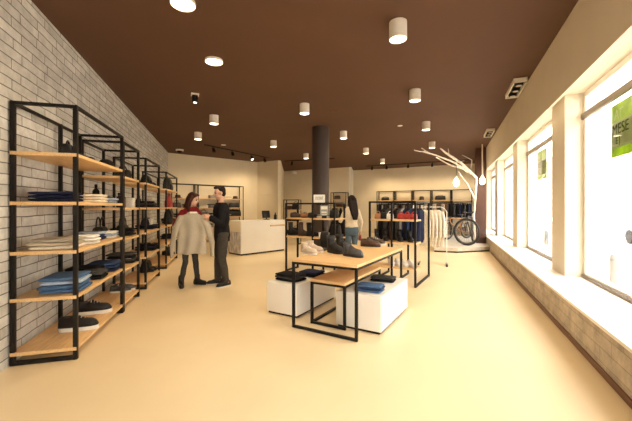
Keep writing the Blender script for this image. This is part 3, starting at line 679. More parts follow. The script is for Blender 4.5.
shoe('dress_shoe', LEATH['brown'], SOLEW, onground(376, 244.6, ZT), -.35, 'brown leather shoe, rear one with a pale sole edge', 'brown shoes', L=.31, w=.11, toe=.065, heel=.10, sole=.022)

# ------------------------------------------------------------------ free standing racks
RBO = V2(-.70, 7.34)
shelving('clothes_rack', 'low black rack with oak shelves and signs before the round column', 'rack', RBO, E1, 1.27, .5, 1.54, [.80, 1.21], [0, .72, 1.27], 'low racks on the sales floor')
def rb(x, y, z): return loc(RBO, E1, x, y, z)
for i, (x, m) in enumerate([(.08, 'brown'), (.36, 'tan'), (.56, 'black')]):
    pair('shoe', LEATH[m], SOLEB, rb(x + .06, .22, 1.211), 'upper shelf of the rack before the column', m + ' laced shoe', TRZ + 1.2, .11, L=.26, w=.09)
stack('folded_shirt', ['white', 'grey'], [WHITEF, GREYF], rb(.86, .32, 1.211), TRZ, 2, 'upper shelf of the rack with signs', .28, .3, .04)
bag('handbag', LEATH['black'], rb(1.13, .25, 1.211), TRZ, 'small black bag beside the signs on the rack', None, .2, .14, .17, .06)
for i, (x, m, n) in enumerate([(.12, 'black', 'black boot near the counter'), (.40, 'brown', 'brown boot mid shelf'), (.62, 'black', 'black boot by the inner post')]):
    shoe('ankle_boot', LEATH[m], SOLEB, rb(x, .2, .801), TRZ + .5, n + ', lower shelf of the rack before the column', 'boots on the lower rack shelf', L=.3, w=.11, toe=.07, heel=.1, shaft=.18, sole=.025)
carton(WHITEF, rb(.93, .14, .801), TRZ, 'white card box on the lower shelf of the rack with signs', None, .2, .1, .1)
bag('handbag', LEATH['black'], rb(1.14, .3, .801), TRZ, 'black bag at the end of the lower rack shelf', None, .22, .15, .26, .06)
for i, m in enumerate([TROU, CHAR, BROWNF, BLACK, TROU]):
    hanging(m, rb(.10 + .12 * i, .28, 1.17), TRZ + math.pi / 2, 'dark trousers hanging between the shelves of the rack before the column', 'trousers between the rack shelves', 'trousers') if False else None
# two signs on the rack
def sign(label, p, w, h, m, marks, mm, stand=True):
    t = thing('sign_card', label, 'sign', p, TRZ * .3)
    link('card', box((-w / 2, -.006, .05), (w / 2, .006, .05 + h), .002), m, t)
    link('foot', box((-.05, -.04, 0), (.05, .04, .05), .004), BLACKM, t)
    bm = bmesh.new()
    for x0, x1, z0, z1 in marks: add_box(bm, (x0 * w, -.008, .05 + z0 * h), (x1 * w, -.006, .05 + z1 * h))
    link('lettering', done(bm), mm, t)
SIGNW = mat('sign_white', (.84, .82, .76), .6, var=.02); SIGNG = mat('sign_grey_print', (.34, .36, .31), .7)
mk = []
r = random.Random(3)
for row, z in ((0, .60), (1, .38)):
    x = -.32
    while x < .28:
        wd = r.uniform(.03, .07); mk.append((x, x + wd, z - .0, z + r.uniform(.10, .2))); x += wd + .025
pq = rb(.80, .26, 1.545)
sign('white sign card with grey lettering standing on top of the rack', rb(.86, .06, 1.495), .25, .17, SIGNW, mk, SIGNG)
sign('grey picture card below the white sign on the rack', rb(.96, .10, 1.212), .17, .22, SIGNG, [(-.4, .4, .62, .92), (-.35, .3, .30, .40), (-.3, .35, .1, .17)], SIGNW)

RCO = V2(1.015, 6.25)
shelving('clothes_rack', 'black rack with red bags and dark hanging clothes beside the shoe table', 'rack', RCO, E1, .90, 1.18, 1.56, [.34, .80, 1.22], [0, .45, .90], 'low racks on the sales floor', board_d=.36)
def rc(x, y, z): return loc(RCO, E1, x, y, z)
link_rail = []
for i, (x, nm) in enumerate([(.57, 'first'), (.69, 'middle'), (.81, 'last')]):
    bag('handbag', LEATH['red'], rc(x, .2, 1.221), TRZ, 'red leather handbag, %s of three on the rack shelf' % nm, 'red handbags', .125, .12, .10, .04, True)
for i, (x, m, n) in enumerate([(.12, 'tan', 'tan'), (.24, 'black', 'black'), (.36, 'white', 'cream')]):
    bag('handbag', LEATH[m], rc(x, .2, 1.221), TRZ + .1, n + ' handbag on the rack shelf, in the bay next to the red bags', 'handbags beside the red ones', .13, .12, .10 + .03 * (i == 1), .05)
for i, (x, n) in enumerate([(.10, 'outer'), (.27, 'second'), (.55, 'third'), (.74, 'last')]):
    shoe('ankle_boot', LEATH['black'], SOLEB, rc(x, .2, .801), TRZ - 1.1, 'black ankle boot, %s on the lower oak shelf of the red bag rack' % n, 'boots on the rack', L=.26, w=.1, toe=.06, heel=.09, shaft=.1, sole=.025)
cols = [BLACK, BLACK, CHAR, BLACK, BROWNF, BLACK, CHAR, GREYF, NAVY, BLACK, DBLUE, NAVY, BLACK, NAVY]
for i, m in enumerate(cols):
    x = .08 + i * .057
    hanging(m, rc(x, .68, 1.50), TRZ + math.pi / 2 + RND.uniform(-.1, .1), CN(m) + ' garment hanging inside the rack behind the red bags', 'dark clothes inside the red bag rack', 'shirt')
for s, n in ((.12, 'front white sneaker'), (.30, 'second white sneaker'), (.48, 'third white sneaker'), (.66, 'rear white sneaker')):
    shoe('sneaker', LEATH['white'], SOLEW, rc(.30 + s * .7, .19, .341), TRZ - 1.0, n + ' on the lowest shelf of the red bag rack', 'white sneakers', L=.3, w=.11)
o = bpy.data.objects
t = thing('hanging_rail', 'black rail inside the red bag rack carrying dark clothes', 'rail', rc(.0, .68, 1.50), TRZ)
link('bar', tube([(.02, 0, 0), (.88, 0, 0)], .012, 10), BLACKM, t)
for x in (.02, .88): link('stay', tube([(x, 0, 0), (x, 0, .048)], .008, 8), BLACKM, t)

# curved rail with pale coats near the bicycles
RDO = V2(2.66, 8.3); q = Vector((RDO.x, RDO.y, 0))
t = thing('garment_rack', 'white curved garment rail with cream coats near the bicycles', 'rack', q, ang(V2(.93, -.36)))
pts = [(-.02, 0, .02), (-.02, 0, 1.32), (.03, 0, 1.41), (.12, 0, 1.45), (.5, 0, 1.45), (.59, 0, 1.41), (.64, 0, 1.32), (.64, 0, .02)]
link('rail', tube(pts, .011, 10), LAMPW, t)
for x in (-.02, .64): link('foot', box((x - .02, -.25, 0), (x + .02, .25, .03), .004), BLACKM, t)
for i, m in enumerate([WHITEF, CREAMF, WHITEF, CREAMF, WHITEF]):
    pz = q + Vector((.93, -.36, 0)) * (.10 + .085 * i); pz.z = 1.45
    hanging(m, pz, ang(V2(.93, -.36)) + math.pi / 2 + .6, CN(m) + ' long coat hanging on the white curved garment rail', 'cream coats on the curved rail', 'coat')

# ------------------------------------------------------------------ back wall of clothes
BRD = V2(.883, -.469).normalized(); BRO = V2(1.903 + .883 * 1.589, 18.33 - .469 * 1.589); BRO -= V2(-BRD.y, BRD.x) * .06; BWZ = ang(BRD)
bn = ['first back wall unit from the woman', 'second back wall unit from the woman', 'third back wall unit from the woman', 'fourth back wall unit from the woman', 'back wall unit by the brown post']
for i in range(5):
    o = BRO + BRD * (.935 * i)
    shelving('shelving_unit', 'tall black open frame of clothes, ' + bn[i], 'shelf', o, BRD, .92, .40, 2.30, [.3, 1.80], [0, .92], 'clothes units along the back wall', ps=.035, st=.028)
    t = thing('hanging_rail', 'dark clothes rail under the upper shelf, ' + bn[i], 'rail', loc(o, BRD, 0, .2, 1.70), BWZ, 'rails of the back wall units'); link('bar', tube([(.0, 0, 0), (.92, 0, 0)], .012, 8), BLACKM, t)
    for x in (.05, .87): link('stay', tube([(x, 0, 0), (x, 0, .072)], .008, 6), BLACKM, t)
    pool = [[CHAR, BLACK, GREYF, BLACK], [GREYF, BROWNF, BLACK, CHAR], [WHITEF, GREYF, BEIGE, CHAR], [GREYF, BEIGE, BROWNF, CHAR], [BLACK, CHAR, BLACK, NAVY]][i]
    for j in range(8):
        hanging(pool[j % 4], loc(o, BRD, .10 + j * .102, .2, 1.70), BWZ + math.pi / 2 + RND.uniform(-.2, .2), CN(pool[j % 4]) + ' garment hanging under the upper shelf, ' + bn[i], 'clothes hanging in the ' + bn[i], 'shirt')
def bk(i, x, z=1.801): return loc(BRO + BRD * (.935 * i), BRD, x, .2, z)
bag('bag', LEATH['black'], bk(0, .42), BWZ, 'boxy black bag on the upper shelf, first unit', None, .44, .2, .17, 0) if False else bag('duffel_bag', LEATH['black'], bk(0, .42), BWZ, 'boxy black bag on the upper shelf nearest the woman', None, .42, .2, .17, .05)
hat(LEATH['brown'], bk(2, .45), 'brown wide hat on the upper back wall shelf', None, .19, .2, BROWNF)
bag('duffel_bag', LEATH['black'], bk(3, .42), BWZ, 'long black bag on the upper back wall shelf above the bicycles', None, .5, .22, .2, .05)
for i, x, f, n in [(0, .5, BLACK, 'black'), (1, .5, GREYF, 'grey'), (2, .5, BEIGE, 'beige'), (3, .5, CHAR, 'charcoal'), (4, .5, NAVY, 'navy')]:
    stack('folded_sweater', n, f, bk(i, x, .301), BWZ, 3, 'low board, ' + bn[i], .4, .3, .06)
# unit behind the woman, on the wall right of the column
BMD = V2(1.85 + 1.98, 17.1 - 19.05).normalized(); o = V2(-1.98, 19.05) + BMD * 2.55 - V2(-BMD.y, BMD.x) * .42; BMZ = ang(BMD)
x0 = xat(o, BMD, 330.5, 0); x1 = xat(o, BMD, 346, 0); o2 = o + BMD * x0; wd = x1 - x0
shelving('shelving_unit', 'black open shelving unit behind the long-haired woman', 'shelf', o2, BMD, wd, .38, 2.22, [.3, 1.0, 1.45, 1.86], [0, wd], 'shelving on the middle back wall', ps=.035)
for z, f, n in ((1.001, BLACK, 'black'), (1.451, BROWNF, 'brown'), (.301, GREYF, 'grey')):
    stack('folded_sweater', n, f, loc(o2, BMD, wd * .5, .19, z), BMZ, 4, 'shelf behind the long-haired woman', .42, .3, .06)
bag('handbag', LEATH['brown'], loc(o2, BMD, wd * .35, .19, 1.861), BMZ, 'brown bag high behind the long-haired woman', None, .34, .18, .18, .06)
# dark unit at the pier, with its clothes
o = V2(-1.27, 12.6); d = V2(.95, -.2).normalized()
shelving('shelving_unit', 'dark shelving unit by the cream pier behind the counter end', 'shelf', o, d, .62, .4, 1.74, [.4, .9, 1.35], [0, .62], 'racks behind the counter end', ps=.03)
for z, f, n in ((.401, CHAR, 'charcoal'), (.901, BLACK, 'black'), (1.351, BROWNF, 'brown')):
    stack('folded_sweater', n, f, loc(o, d, .18, .2, z), ang(d), 3, 'dark unit by the pier', .26, .3, .05); bag('handbag', LEATH['black'], loc(o, d, .45, .2, z), ang(d), 'black bag beside the %s stack, dark unit by the pier' % n, 'black bags', .3, .18, .24, .08)
# clothes rail left of the woman, behind the racks
o = V2(.05, 9.9); d = V2(.97, -.24).normalized()
t = thing('garment_rack', 'black garment rail behind the signs and the long-haired woman', 'rack', (o.x, o.y, 0), ang(d))
link('rail', tube([(0, 0, .02), (0, 0, 1.5), (1.1, 0, 1.5), (1.1, 0, .02)], .016, 8), BLACKM, t)
for x in (0, 1.1): link('foot', box((x - .02, -.25, 0), (x + .02, .25, .03), .004), BLACKM, t)
for i, m in enumerate([BLACK, CHAR, GREYF, BLACK, BROWNF, BLACK, CHAR, BLACK]):
    hanging(m, loc(o, d, .12 + .12 * i, 0, 1.50), ang(d) + math.pi / 2 + .2, CN(m) + ' garment on the black rail behind the signs', 'dark clothes behind the signs', 'coat')
# ------------------------------------------------------------------ bicycle platform
P1, P2, P3 = gp(434, 10.45), gp(458, 10.2), gp(489.5, 10.62)
P3 = RW(P3.y / .9251 - .05, -.002, 0)
P4 = RW(15.0, -.002, 0); P5 = Vector((5.75, 15.3, 0)); pl = [(q.x, q.y) for q in (P1, P2, P3, P4, P5)]
cen = V2(sum(q[0] for q in pl) / 5, sum(q[1] for q in pl) / 5)
t = thing('bicycle_platform', 'pale low platform with a dark edge under the bicycles', 'platform', (0, 0, 0))
inn = [tuple(cen + (V2(*q) - cen) * .99) for q in pl]
link('plinth', prism(inn, 0, .05), mat('dark_green_edge', (.035, .045, .02), .5), t); link('deck', prism(pl, .05, .16), mat('grey_white_planks', (.60, .55, .47), .6, var=.15, scale=4, stretch=(1, 8, 8)), t)

# ------------------------------------------------------------------ bicycles
RIM = mat('grey_rim', (.25, .24, .22), .4, metal=.6); TYRE = mat('dark_tyre', (.04, .04, .042), .8, var=.2, bump=.2)
def bicycle(label, p, head, framem, R=.44, wb=1.2, steer=0.0, tyre=.026):
    """p: point under the front wheel; head: direction the bicycle faces"""
    rz = ang(head); t = thing('bicycle', label, 'bicycle', p, rz, 'bicycles on the platform'); k = R / .36
    def wheel():
        bm = bmesh.new(); n = 40
        rings = [[Vector(((R - tyre + tyre * math.cos(b)) * math.cos(a), tyre * math.sin(b), (R - tyre + tyre * math.cos(b)) * math.sin(a))) for b in [2 * math.pi * j / 10 for j in range(10)]] for a in [2 * math.pi * i / n for i in range(n)]]
        add_loft(bm, rings + [rings[0]], cap=False); bmesh.ops.remove_doubles(bm, verts=bm.verts[:], dist=1e-5); return done(bm, 'tyre', 180)
    def rim():
        bm = bmesh.new(); n = 40; r0 = R - tyre * 2.1
        rings = [[Vector((r * math.cos(a), y, r * math.sin(a))) for r, y in ((r0, -.012), (r0 - .022, -.010), (r0 - .022, .010), (r0, .012))] for a in [2 * math.pi * i / n for i in range(n)]]
        add_loft(bm, rings + [rings[0]], cap=False); bmesh.ops.remove_doubles(bm, verts=bm.verts[:], dist=1e-5)
        for i in range(24):
            a = 2 * math.pi * i / 24; b = a + .35 * (-1) ** i
            add_tube(bm, [(.018 * math.cos(b), .02 * (-1) ** i, .018 * math.sin(b)), (r0 * math.cos(a), 0, r0 * math.sin(a))], .0028, 5)
        add_tube(bm, [(0, -.045, 0), (0, .045, 0)], .02, 12); return done(bm, 'rim', 50)
    for x, s in ((0, steer), (-wb, 0)):
        w = link('wheel', cached(('tyre', R, tyre), wheel), TYRE, t, (x, 0, R), s); link('spoked_rim', cached(('rim', R, tyre), rim), RIM, w)
    bb = Vector((-wb * .60, 0, R * .80)); st = Vector((-wb * .72, 0, R * 2.0)); hd = Vector((-wb * .17, 0, R * 2.12)); hl = Vector((-wb * .12, 0, R * 1.72)); rr = Vector((-wb, 0, R))
    bm = bmesh.new(); f = .019 * k
    for a, b in ((bb, st), (st, hd), (bb, hl), (hl, hd)): add_tube(bm, [a, b], f, 10)
    for s in (-1, 1):
        off = Vector((0, .05 * s, 0)); add_tube(bm, [bb + off * .5, rr + off], f * .6, 8); add_tube(bm, [st + off * .3 - Vector((0, 0, .06)), rr + off], f * .5, 8)
    link('frame', done(bm, 'frame', 50), framem, t)
    S = Matrix.Rotation(steer, 4, 'Z')
    bm = bmesh.new(); top = hd + Vector((-.01, 0, .06))
    for s in (-1, 1): add_tube(bm, [hl, S @ Vector((-.03, .055 * s, R * 1.55)), S @ Vector((0, .055 * s, R))], f * .75, 8)
    link('fork', done(bm, 'fork', 50), BLACKM, t)
    bm = bmesh.new(); add_tube(bm, [hd, top, top + S @ Vector((.09, 0, .05))], f * .8, 8)
    c = top + S @ Vector((.09, 0, .05)); add_tube(bm, [c + S @ Vector((-.06, -.36, .03)), c + S @ Vector((0, -.14, .01)), c, c + S @ Vector((0, .14, .01)), c + S @ Vector((-.06, .36, .03))], .014, 8)
    hb = link('handlebar', done(bm, 'bar', 50), BLACKM, t)
    for s in (-1, 1): link('grip', tube([c + S @ Vector((-.035, .22 * s, .02)), c + S @ Vector((-.066, .37 * s, .031))], .021, 10), SOLEB, hb)
    sp = link('saddle_post', tube([st, st + (st - bb).normalized() * .14], .016, 10), RIM, t)
    def sad():
        bm = bmesh.new(); limb(bm, [(.13, 0, 0, .022), (0, 0, .005, .04), (-.09, -.03, .012, .055), (-.09, .03, .012, .055)])
        for v in bm.verts: v.co.z *= .6
        return done(bm, 'sad', 180)
    link('saddle', blob(lambda bm: limb(bm, [(.14, 0, 0, .024), (.02, 0, .004, .04), (-.09, -.035, .01, .05), (-.09, .035, .01, .05)]), .012, 3, lambda v: Vector((v.x, v.y, v.z * .6))), LEATH['black'], t, st + (st - bb).normalized() * .17)
    bm = bmesh.new(); add_lathe(bm, [(.03, -.006), (.10 * k, -.006), (.10 * k, .006), (.03, .006)], 24)
    for v in bm.verts: v.co = Vector((v.co.x, v.co.z - .055, v.co.y))
    add_tube(bm, [(0, -.07, 0), (.15, -.075, -.06)], .012, 8); add_tube(bm, [(0, .05, 0), (-.15, .075, .06)], .012, 8)
    ck = link('crankset', done(bm, 'crank', 50), RIM, t, bb)
    for x, y, z in ((.15, -.12, -.06), (-.15, .12, .06)): link('pedal', box((x - .05, y - .045, z - .012), (x + .05, y + .045, z + .012), .003), BLACKM, ck)
    return t
bp = gp(466.5, 10.85, .161); hd = V2(-.60, -.80).normalized()
bicycle('grey bicycle with big round wheel at the window end of the platform', bp, hd, mat('dark_grey_frame', (.08, .08, .085), .35, metal=.4), .46, 1.2, 1.3, .034)
bp = gp(447.5, 12.8, .161); bicycle('tan framed bicycle behind, towards the clothes wall', bp, V2(-.88, -.47).normalized(), mat('tan_frame', (.50, .22, .06), .4), .40, 1.15, .1)

# ------------------------------------------------------------------ white branch and its bulbs
BR = mat('white_branch', (.72, .64, .54), .7, var=.12, scale=10, bump=.2)
def pz(px, py, Y): return Vector(((px - CX) / FPX * Y, Y, CAMZ - (py - HY) / FPX * Y))
t = thing('branch_sculpture', 'bare white tree branch leaning from the platform under the ceiling', 'sculpture', (0, 0, 0))
base = Vector((5.56, 11.34, .16))
def brf(bm):
    limb(bm, [tuple(base) + (.04,), tuple(pz(474, 215, 11.3)) + (.036,), tuple(pz(476.5, 177.5, 11.2)) + (.04,), tuple(pz(461, 163, 10.7)) + (.045,), tuple(pz(446, 153, 10.2)) + (.037,), tuple(pz(440.6, 148.6, 9.9)) + (.024,)])
    limb(bm, [tuple(pz(467.5, 171.5, 10.9)) + (.036,), tuple(pz(452.7, 161.8, 10.6)) + (.033,), tuple(pz(437, 155.7, 10.2)) + (.028,), tuple(pz(425, 152.2, 9.8)) + (.024,), tuple(pz(414, 150, 9.5)) + (.016,)])
    limb(bm, [tuple(pz(430, 153.6, 9.95)) + (.022,), tuple(pz(421.4, 148.2, 9.7)) + (.016,)])
    limb(bm, [tuple(pz(463, 168.5, 10.8)) + (.03,), tuple(pz(451, 165.6, 10.6)) + (.026,), tuple(pz(436, 157.5, 10.5)) + (.018,)])
    limb(bm, [tuple(pz(449, 155.6, 10.3)) + (.022,), tuple(pz(448.3, 148.5, 10.2)) + (.014,)])
    limb(bm, [tuple(pz(455, 163, 10.6)) + (.022,), tuple(pz(464, 160.5, 10.5)) + (.014,)])
    limb(bm, [tuple(pz(470, 174, 11.0)) + (.03,), tuple(pz(472, 160, 11.1)) + (.02,), tuple(pz(462, 155, 11.1)) + (.014,)])
    limb(bm, [tuple(pz(475, 200, 11.25)) + (.036,), tuple(pz(468.5, 186, 11.0)) + (.026,), tuple(pz(458.5, 171.5, 10.7)) + (.018,)])
link('branches', blob(brf, .016, 3, lambda v: v + Vector((noise.noise(v * 7), noise.noise(v * 7 + Vector((9, 0, 0))), noise.noise(v * 7 + Vector((0, 9, 0))))) * .012), BR, t)
def bulb(label, p, top, rod):
    t = thing('pendant_bulb', label, 'lamp', p, 0, 'pendant bulbs by the white branch')
    L = top - p.z
    link('cord', tube([(0, 0, .20), (0, 0, L)], .022 if rod else .007, 10), BR if rod else BLACKM, t)
    link('socket', lathe([(.01, .15), (.03, .15), (.03, .22), (.01, .225)], 16), LAMPW, t)
    link('bulb', lathe([(.003, -.125), (.045, -.115), (.08, -.07), (.092, 0), (.075, .07), (.045, .12), (.025, .155), (.01, .16)], 24), BULB, t)
    l = bpy.data.lights.new('bulb_light', 'POINT'); l.energy = 9; l.color = LAMP; l.shadow_soft_size = .13
    o = bpy.data.objects.new('bulb_light', l); COL.objects.link(o); o.location = (p.x, p.y, p.z - .27)
bulb('glowing bulb hanging on a thin cord from the white branch', pz(456.3, 182.6, 10.62), pz(456.3, 165, 10.62).z, False)
bulb('glowing bulb on a pale rod in front of the brown post', pz(482.3, 180.8, 10.9), CEIL, True)

# ------------------------------------------------------------------ exhibition posters on the windows
def paper(name, c, var):
    m = mat(name, c, .6, var=var, scale=6); nt = m.node_tree; b = nt.nodes['Principled BSDF']
    tr = nt.nodes.new('ShaderNodeBsdfTranslucent'); mx = nt.nodes.new('ShaderNodeMixShader'); mx.inputs[0].default_value = .6
    src = b.inputs['Base Color'].links[0].from_socket; nt.links.new(src, tr.inputs[0]); nt.links.new(b.outputs[0], mx.inputs[1]); nt.links.new(tr.outputs[0], mx.inputs[2])
    nt.links.new(mx.outputs[0], nt.nodes['Material Output'].inputs[0]); return m
POG = paper('poster_green', (.34, .46, .04), .3); POW = paper('poster_pale', (.72, .74, .60), .06); POD = paper('poster_ink', (.03, .10, .04), .1)
def poster(label, s1, s0, z0, z1):
    t = thing('window_poster', label, 'poster', RW(s1, .66, 0), ang(-UR), 'green posters behind the window glass'); w = s1 - s0; h = z1 - z0
    link('sheet', box((0, -.004, z0), (w, .004, z1), 0), POG, t)
    link('pale_band', box((w * .02, -.007, z0 + h * .16), (w * .98, -.004, z0 + h * .66), 0), POW, t)
    for txt, x, z, sz, m in (('AT', .12, .70, .20, POW), ('MESE', .04, .42, .21, POD), ('E J', .16, .24, .13, POD)):
        cu = bpy.data.curves.new('lettering', 'FONT'); cu.body = txt; cu.size = h * sz * 1.35; cu.extrude = .001
        o = bpy.data.objects.new('lettering', cu); COL.objects.link(o)
        me = bpy.data.meshes.new_from_object(o.evaluated_get(bpy.context.evaluated_depsgraph_get())); bpy.data.objects.remove(o)
        link('lettering', me, m, t, (w * x, -.009, z0 + h * z), rot=(math.pi / 2, 0, 0))
sY = lambda Y: (Y + .66 * .3797) / .9251
poster('green poster with dark lettering behind the window closest to the viewer', sY(4.05), sY(3.35), 2.06, 2.70)
poster('green poster with dark lettering behind the second window', sY(7.45), sY(6.75), 2.06, 2.70)

# outside: bollards and a parked car
for s, o_, lb in ((sY(7.7) - .4, 2.0, 'grey street bollard outside the window closest to the viewer'), (sY(14.5), 2.6, 'grey street bollard outside the second window')):
    q = RW(s, o_, -.22); t = thing('street_bollard', lb, 'bollard', q, 0, 'bollards on the pavement')
    link('post', lathe([(.08, 0), (.08, .6), (.07, .65), (.05, .68), (.01, .69)], 20), mat('bollard_grey', (.25, .25, .24), .6), t)
q = RW(17.2, 7.2, -.22); t = thing('parked_car', 'grey car parked in the street outside the windows', 'car', q, ang(UR)); CARM = mat('car_grey', (.22, .24, .26), .3, metal=.4)
def carp():
    bm = bmesh.new()
    pts = [(-2.1, .35), (-2.15, .75), (-1.9, .95), (-1.2, 1.02), (1.1, 1.0), (1.95, .85), (2.15, .6), (2.1, .3)]
    add_loft(bm, [[Vector((x * (1 - .03 * abs(y)), y, z - .04 * (abs(y) > .7))) for x, z in pts] for y in (-.85, -.6, .6, .85)]); return done(bm, 'car', 40)
link('body', carp(), CARM, t)
def cab():
    bm = bmesh.new(); add_loft(bm, [[Vector((x, sy * w, z)) for x, sy in ((-a, -1), (b, -1), (b, 1), (-a, 1))] for z, a, b, w in ((.98, 1.55, 1.0, .8), (1.25, 1.35, .65, .72), (1.46, 1.1, .25, .62))]); return done(bm, 'cab', 40)
link('cabin', cab(), mat('car_glass', (.08, .09, .10), .15), t)
for x in (-1.3, 1.3):
    for y in (-.78, .78): link('wheel', lathe([(.02, -.1), (.30, -.1), (.32, -.05), (.32, .05), (.30, .1), (.02, .1)], 24), SOLEB, t, (x, y, .32), rot=(math.pi / 2, 0, 0))

# ------------------------------------------------------------------ people
def vrot(v, a): return Vector((v.x * math.cos(a) - v.y * math.sin(a), v.x * math.sin(a) + v.y * math.cos(a), v.z))
def hand(bm, Wp, d, n, s=1, side=1, curl=.8):
    """Wp wrist, d finger direction, n palm normal; five separate fingers curling towards n"""
    d = d.normalized(); n = (n - d * n.dot(d)).normalized(); w = d.cross(n).normalized() * side
    R = Matrix((d, w, n)).transposed()
    ball(bm, Wp + d * .048 * s, (.056 * s, .042 * s, .018 * s), R)
    for i, (of, L) in enumerate([(-.030, .068), (-.010, .078), (.011, .072), (.030, .056)]):
        p = Wp + d * .088 * s + w * of * s; pts = [tuple(p - d * .02 * s) + (.0105 * s,)]; a = .15
        for f, r in ((.45, .0100), (.32, .0092), (.25, .0082)):
            a += curl * .75; p = p + (d * math.cos(a) + n * math.sin(a)) * L * f * s; pts.append(tuple(p) + (r * s,))
        limb(bm, pts)
    p0 = Wp + d * .025 * s - w * .030 * s; p1 = p0 + (d * .6 - w * .8 + n * .35).normalized() * .038 * s; p2 = p1 + (d * .8 - w * .15 + n * .6).normalized() * .034 * s
    limb(bm, [tuple(p0) + (.014 * s,), tuple(p1) + (.0115 * s,), tuple(p2) + (.0095 * s,)])
def arms_xy(J, sd): return [J['sho' + sd], J['elb' + sd], J['wri' + sd]]
def person(label, p, heading, J, body, clothes, hair, female=False, s=1.0, shoem=(None, None), boots=False):
    t = thing('person', label, 'person', p, heading); t.scale = (1, 1, 1)
    V = lambda q: Vector(q) * s
    hc = V(J['head']); yaw, pitch = J.get('look', (0, 0)); RH = (Matrix.Rotation(yaw, 3, 'Z') @ Matrix.Rotation(pitch, 3, 'Y'))
    H = lambda x, y, z: hc + RH @ (Vector((x, y, z)) * s)
    ws = .88 if female else 1.0
    def torso(bm, g, z0=.80, z1=1.50, lean=J.get('lean', 0)):
        st = [(.80, .10, .155), (.90, .115, .172 if not female else .178), (1.0, .108, .155), (1.10, .098, .138 if not female else .125), (1.22, .110, .155 if not female else .138), (1.34, .118, .178 if not female else .155), (1.42, .105, .175 if not female else .15), (1.47, .08, .12), (1.50, .06, .07)]
        st = [q for q in st if z0 - .001 <= q[0] <= z1 + .001]
        trunk(bm, [(z * s, (a + g) * s, (b + g) * s, (z - .9) * lean * s, 0) for z, a, b in st])
    def leg(bm, sd, g, zend=0):
        h, k, a = V(J['hip' + sd]), V(J['kne' + sd]), V(J['ank' + sd]); m = k.lerp(a, .35)
        limb(bm, [tuple(h) + ((.088 * ws + g) * s,), tuple(h.lerp(k, .5)) + ((.072 * ws + g) * s,), tuple(k) + ((.053 * ws + g) * s,), tuple(m) + ((.052 * ws + g * .9) * s,), tuple(a + (k - a).normalized() * zend) + ((.036 + g * 1.0) * s,)])
    def arm(bm, sd, g, cut=1.0):
        a, b, c = V(J['sho' + sd]), V(J['elb' + sd]), V(J['wri' + sd]); c2 = b.lerp(c, cut)
        limb(bm, [tuple(a) + ((.056 * ws + g) * s,), tuple(a.lerp(b, .5)) + ((.046 * ws + g) * s,), tuple(b) + ((.039 * ws + g) * s,), tuple(b.lerp(c2, .35)) + ((.037 * ws + g) * s,), tuple(c2) + ((.027 * ws + g) * s,)])
    def fill(bm):
        torso(bm, 0)
        for sd in 'LR':
            leg(bm, sd, 0); arm(bm, sd, 0)
            a = V(J['ank' + sd]); f = vrot(Vector((1, 0, 0)), J['toe' + sd]); limb(bm, [tuple(a - f * .03 * s - Vector((0, 0, .02))) + (.034 * s,), tuple(a + f * .13 * s - Vector((0, 0, .045 * s))) + (.026 * s,)])
            d, n = J['hand' + sd]; hand(bm, V(J['wri' + sd]), Vector(d), Vector(n), s * (.92 if female else 1), -1 if sd == 'L' else 1, J.get('curl', .8))
        nb = V((J.get('lean', 0) * .55, 0, 1.45)); limb(bm, [tuple(nb) + (.058 * s * ws,), tuple(H(-.02, 0, -.09)) + (.05 * s * ws,)])
        ball(bm, H(-.012, 0, .028), [.096 * s, .076 * s, .100 * s], RH); ball(bm, H(.022, 0, -.045), [.068 * s, .058 * s, .078 * s], RH); ball(bm, H(.055, 0, -.098), [.026 * s, .03 * s, .022 * s], RH)
        limb(bm, [tuple(H(.082, 0, .022)) + (.010 * s,), tuple(H(.105, 0, -.022)) + (.014 * s,)])
        for q in (-1, 1): ball(bm, H(-.012, .076 * q, -.008), [.020 * s, .011 * s, .032 * s], RH)
    b = link('body', blob(fill, .0075, 3), SKIN, t)
    # face details
    for q in (-1, 1):
        bm = bmesh.new(); ball(bm, H(.077, .030 * q, .006), .0105 * s); link('eye', done(bm, 'eye', 180), DARKEYE, t)
        link('eyebrow', tube([H(.084, .014 * q, .026), H(.084, .032 * q, .032), H(.072, .048 * q, .027)], .0045 * s, 6), hair[0], t)
    link('mouth', tube([H(.079, -.022, -.062), H(.089, 0, -.061), H(.079, .022, -.062)], .0055 * s, 6), LIPS, t)
    link('hair', blob(lambda bm: hair[1](bm, H, RH, s), .010, 4), hair[0], t)
    for nm, f, m, vox in clothes:
        link(nm, blob(lambda bm: f(bm, torso, leg, arm, V), vox, 4, lambda v: v + Vector((noise.noise(v * 11), noise.noise(v * 11 + Vector((5, 0, 0))), noise.noise(v * 16))) * .007), m, t)
    for sd in 'LR':
        a = V(J['ank' + sd]); f = vrot(Vector((1, 0, 0)), J['toe' + sd]); q = Vector((a.x + f.x * .055 * s, a.y + f.y * .055 * s, J.get('lift' + sd, 0) + .002))
        L = .29 * s * (.9 if female else 1); wv = .105 * s * (.88 if female else 1)
        so = link('shoe', shoe_mesh(L, wv, .055, .085, 0), shoem[0], t, q + Vector((0, 0, .02)), J['toe' + sd])
        link('sole', sole_mesh(L, wv, .022), shoem[1], so, (0, 0, -.02))
        if boots: link('boot_shaft', blob(lambda bm: limb(bm, [(0, 0, .03, .052), (0, 0, .10, .052), (.0, 0, .16, .05)]), .012, 2), shoem[0], so, (-.06, 0, -.01))
    return t
def short_hair(bm, H, RH, s):
    ball(bm, H(-.030, 0, .045), [.092 * s, .083 * s, .095 * s], RH); ball(bm, H(-.055, 0, -.01), [.058 * s, .076 * s, .07 * s], RH); ball(bm, H(.03, 0, .105), [.062 * s, .06 * s, .03 * s], RH)
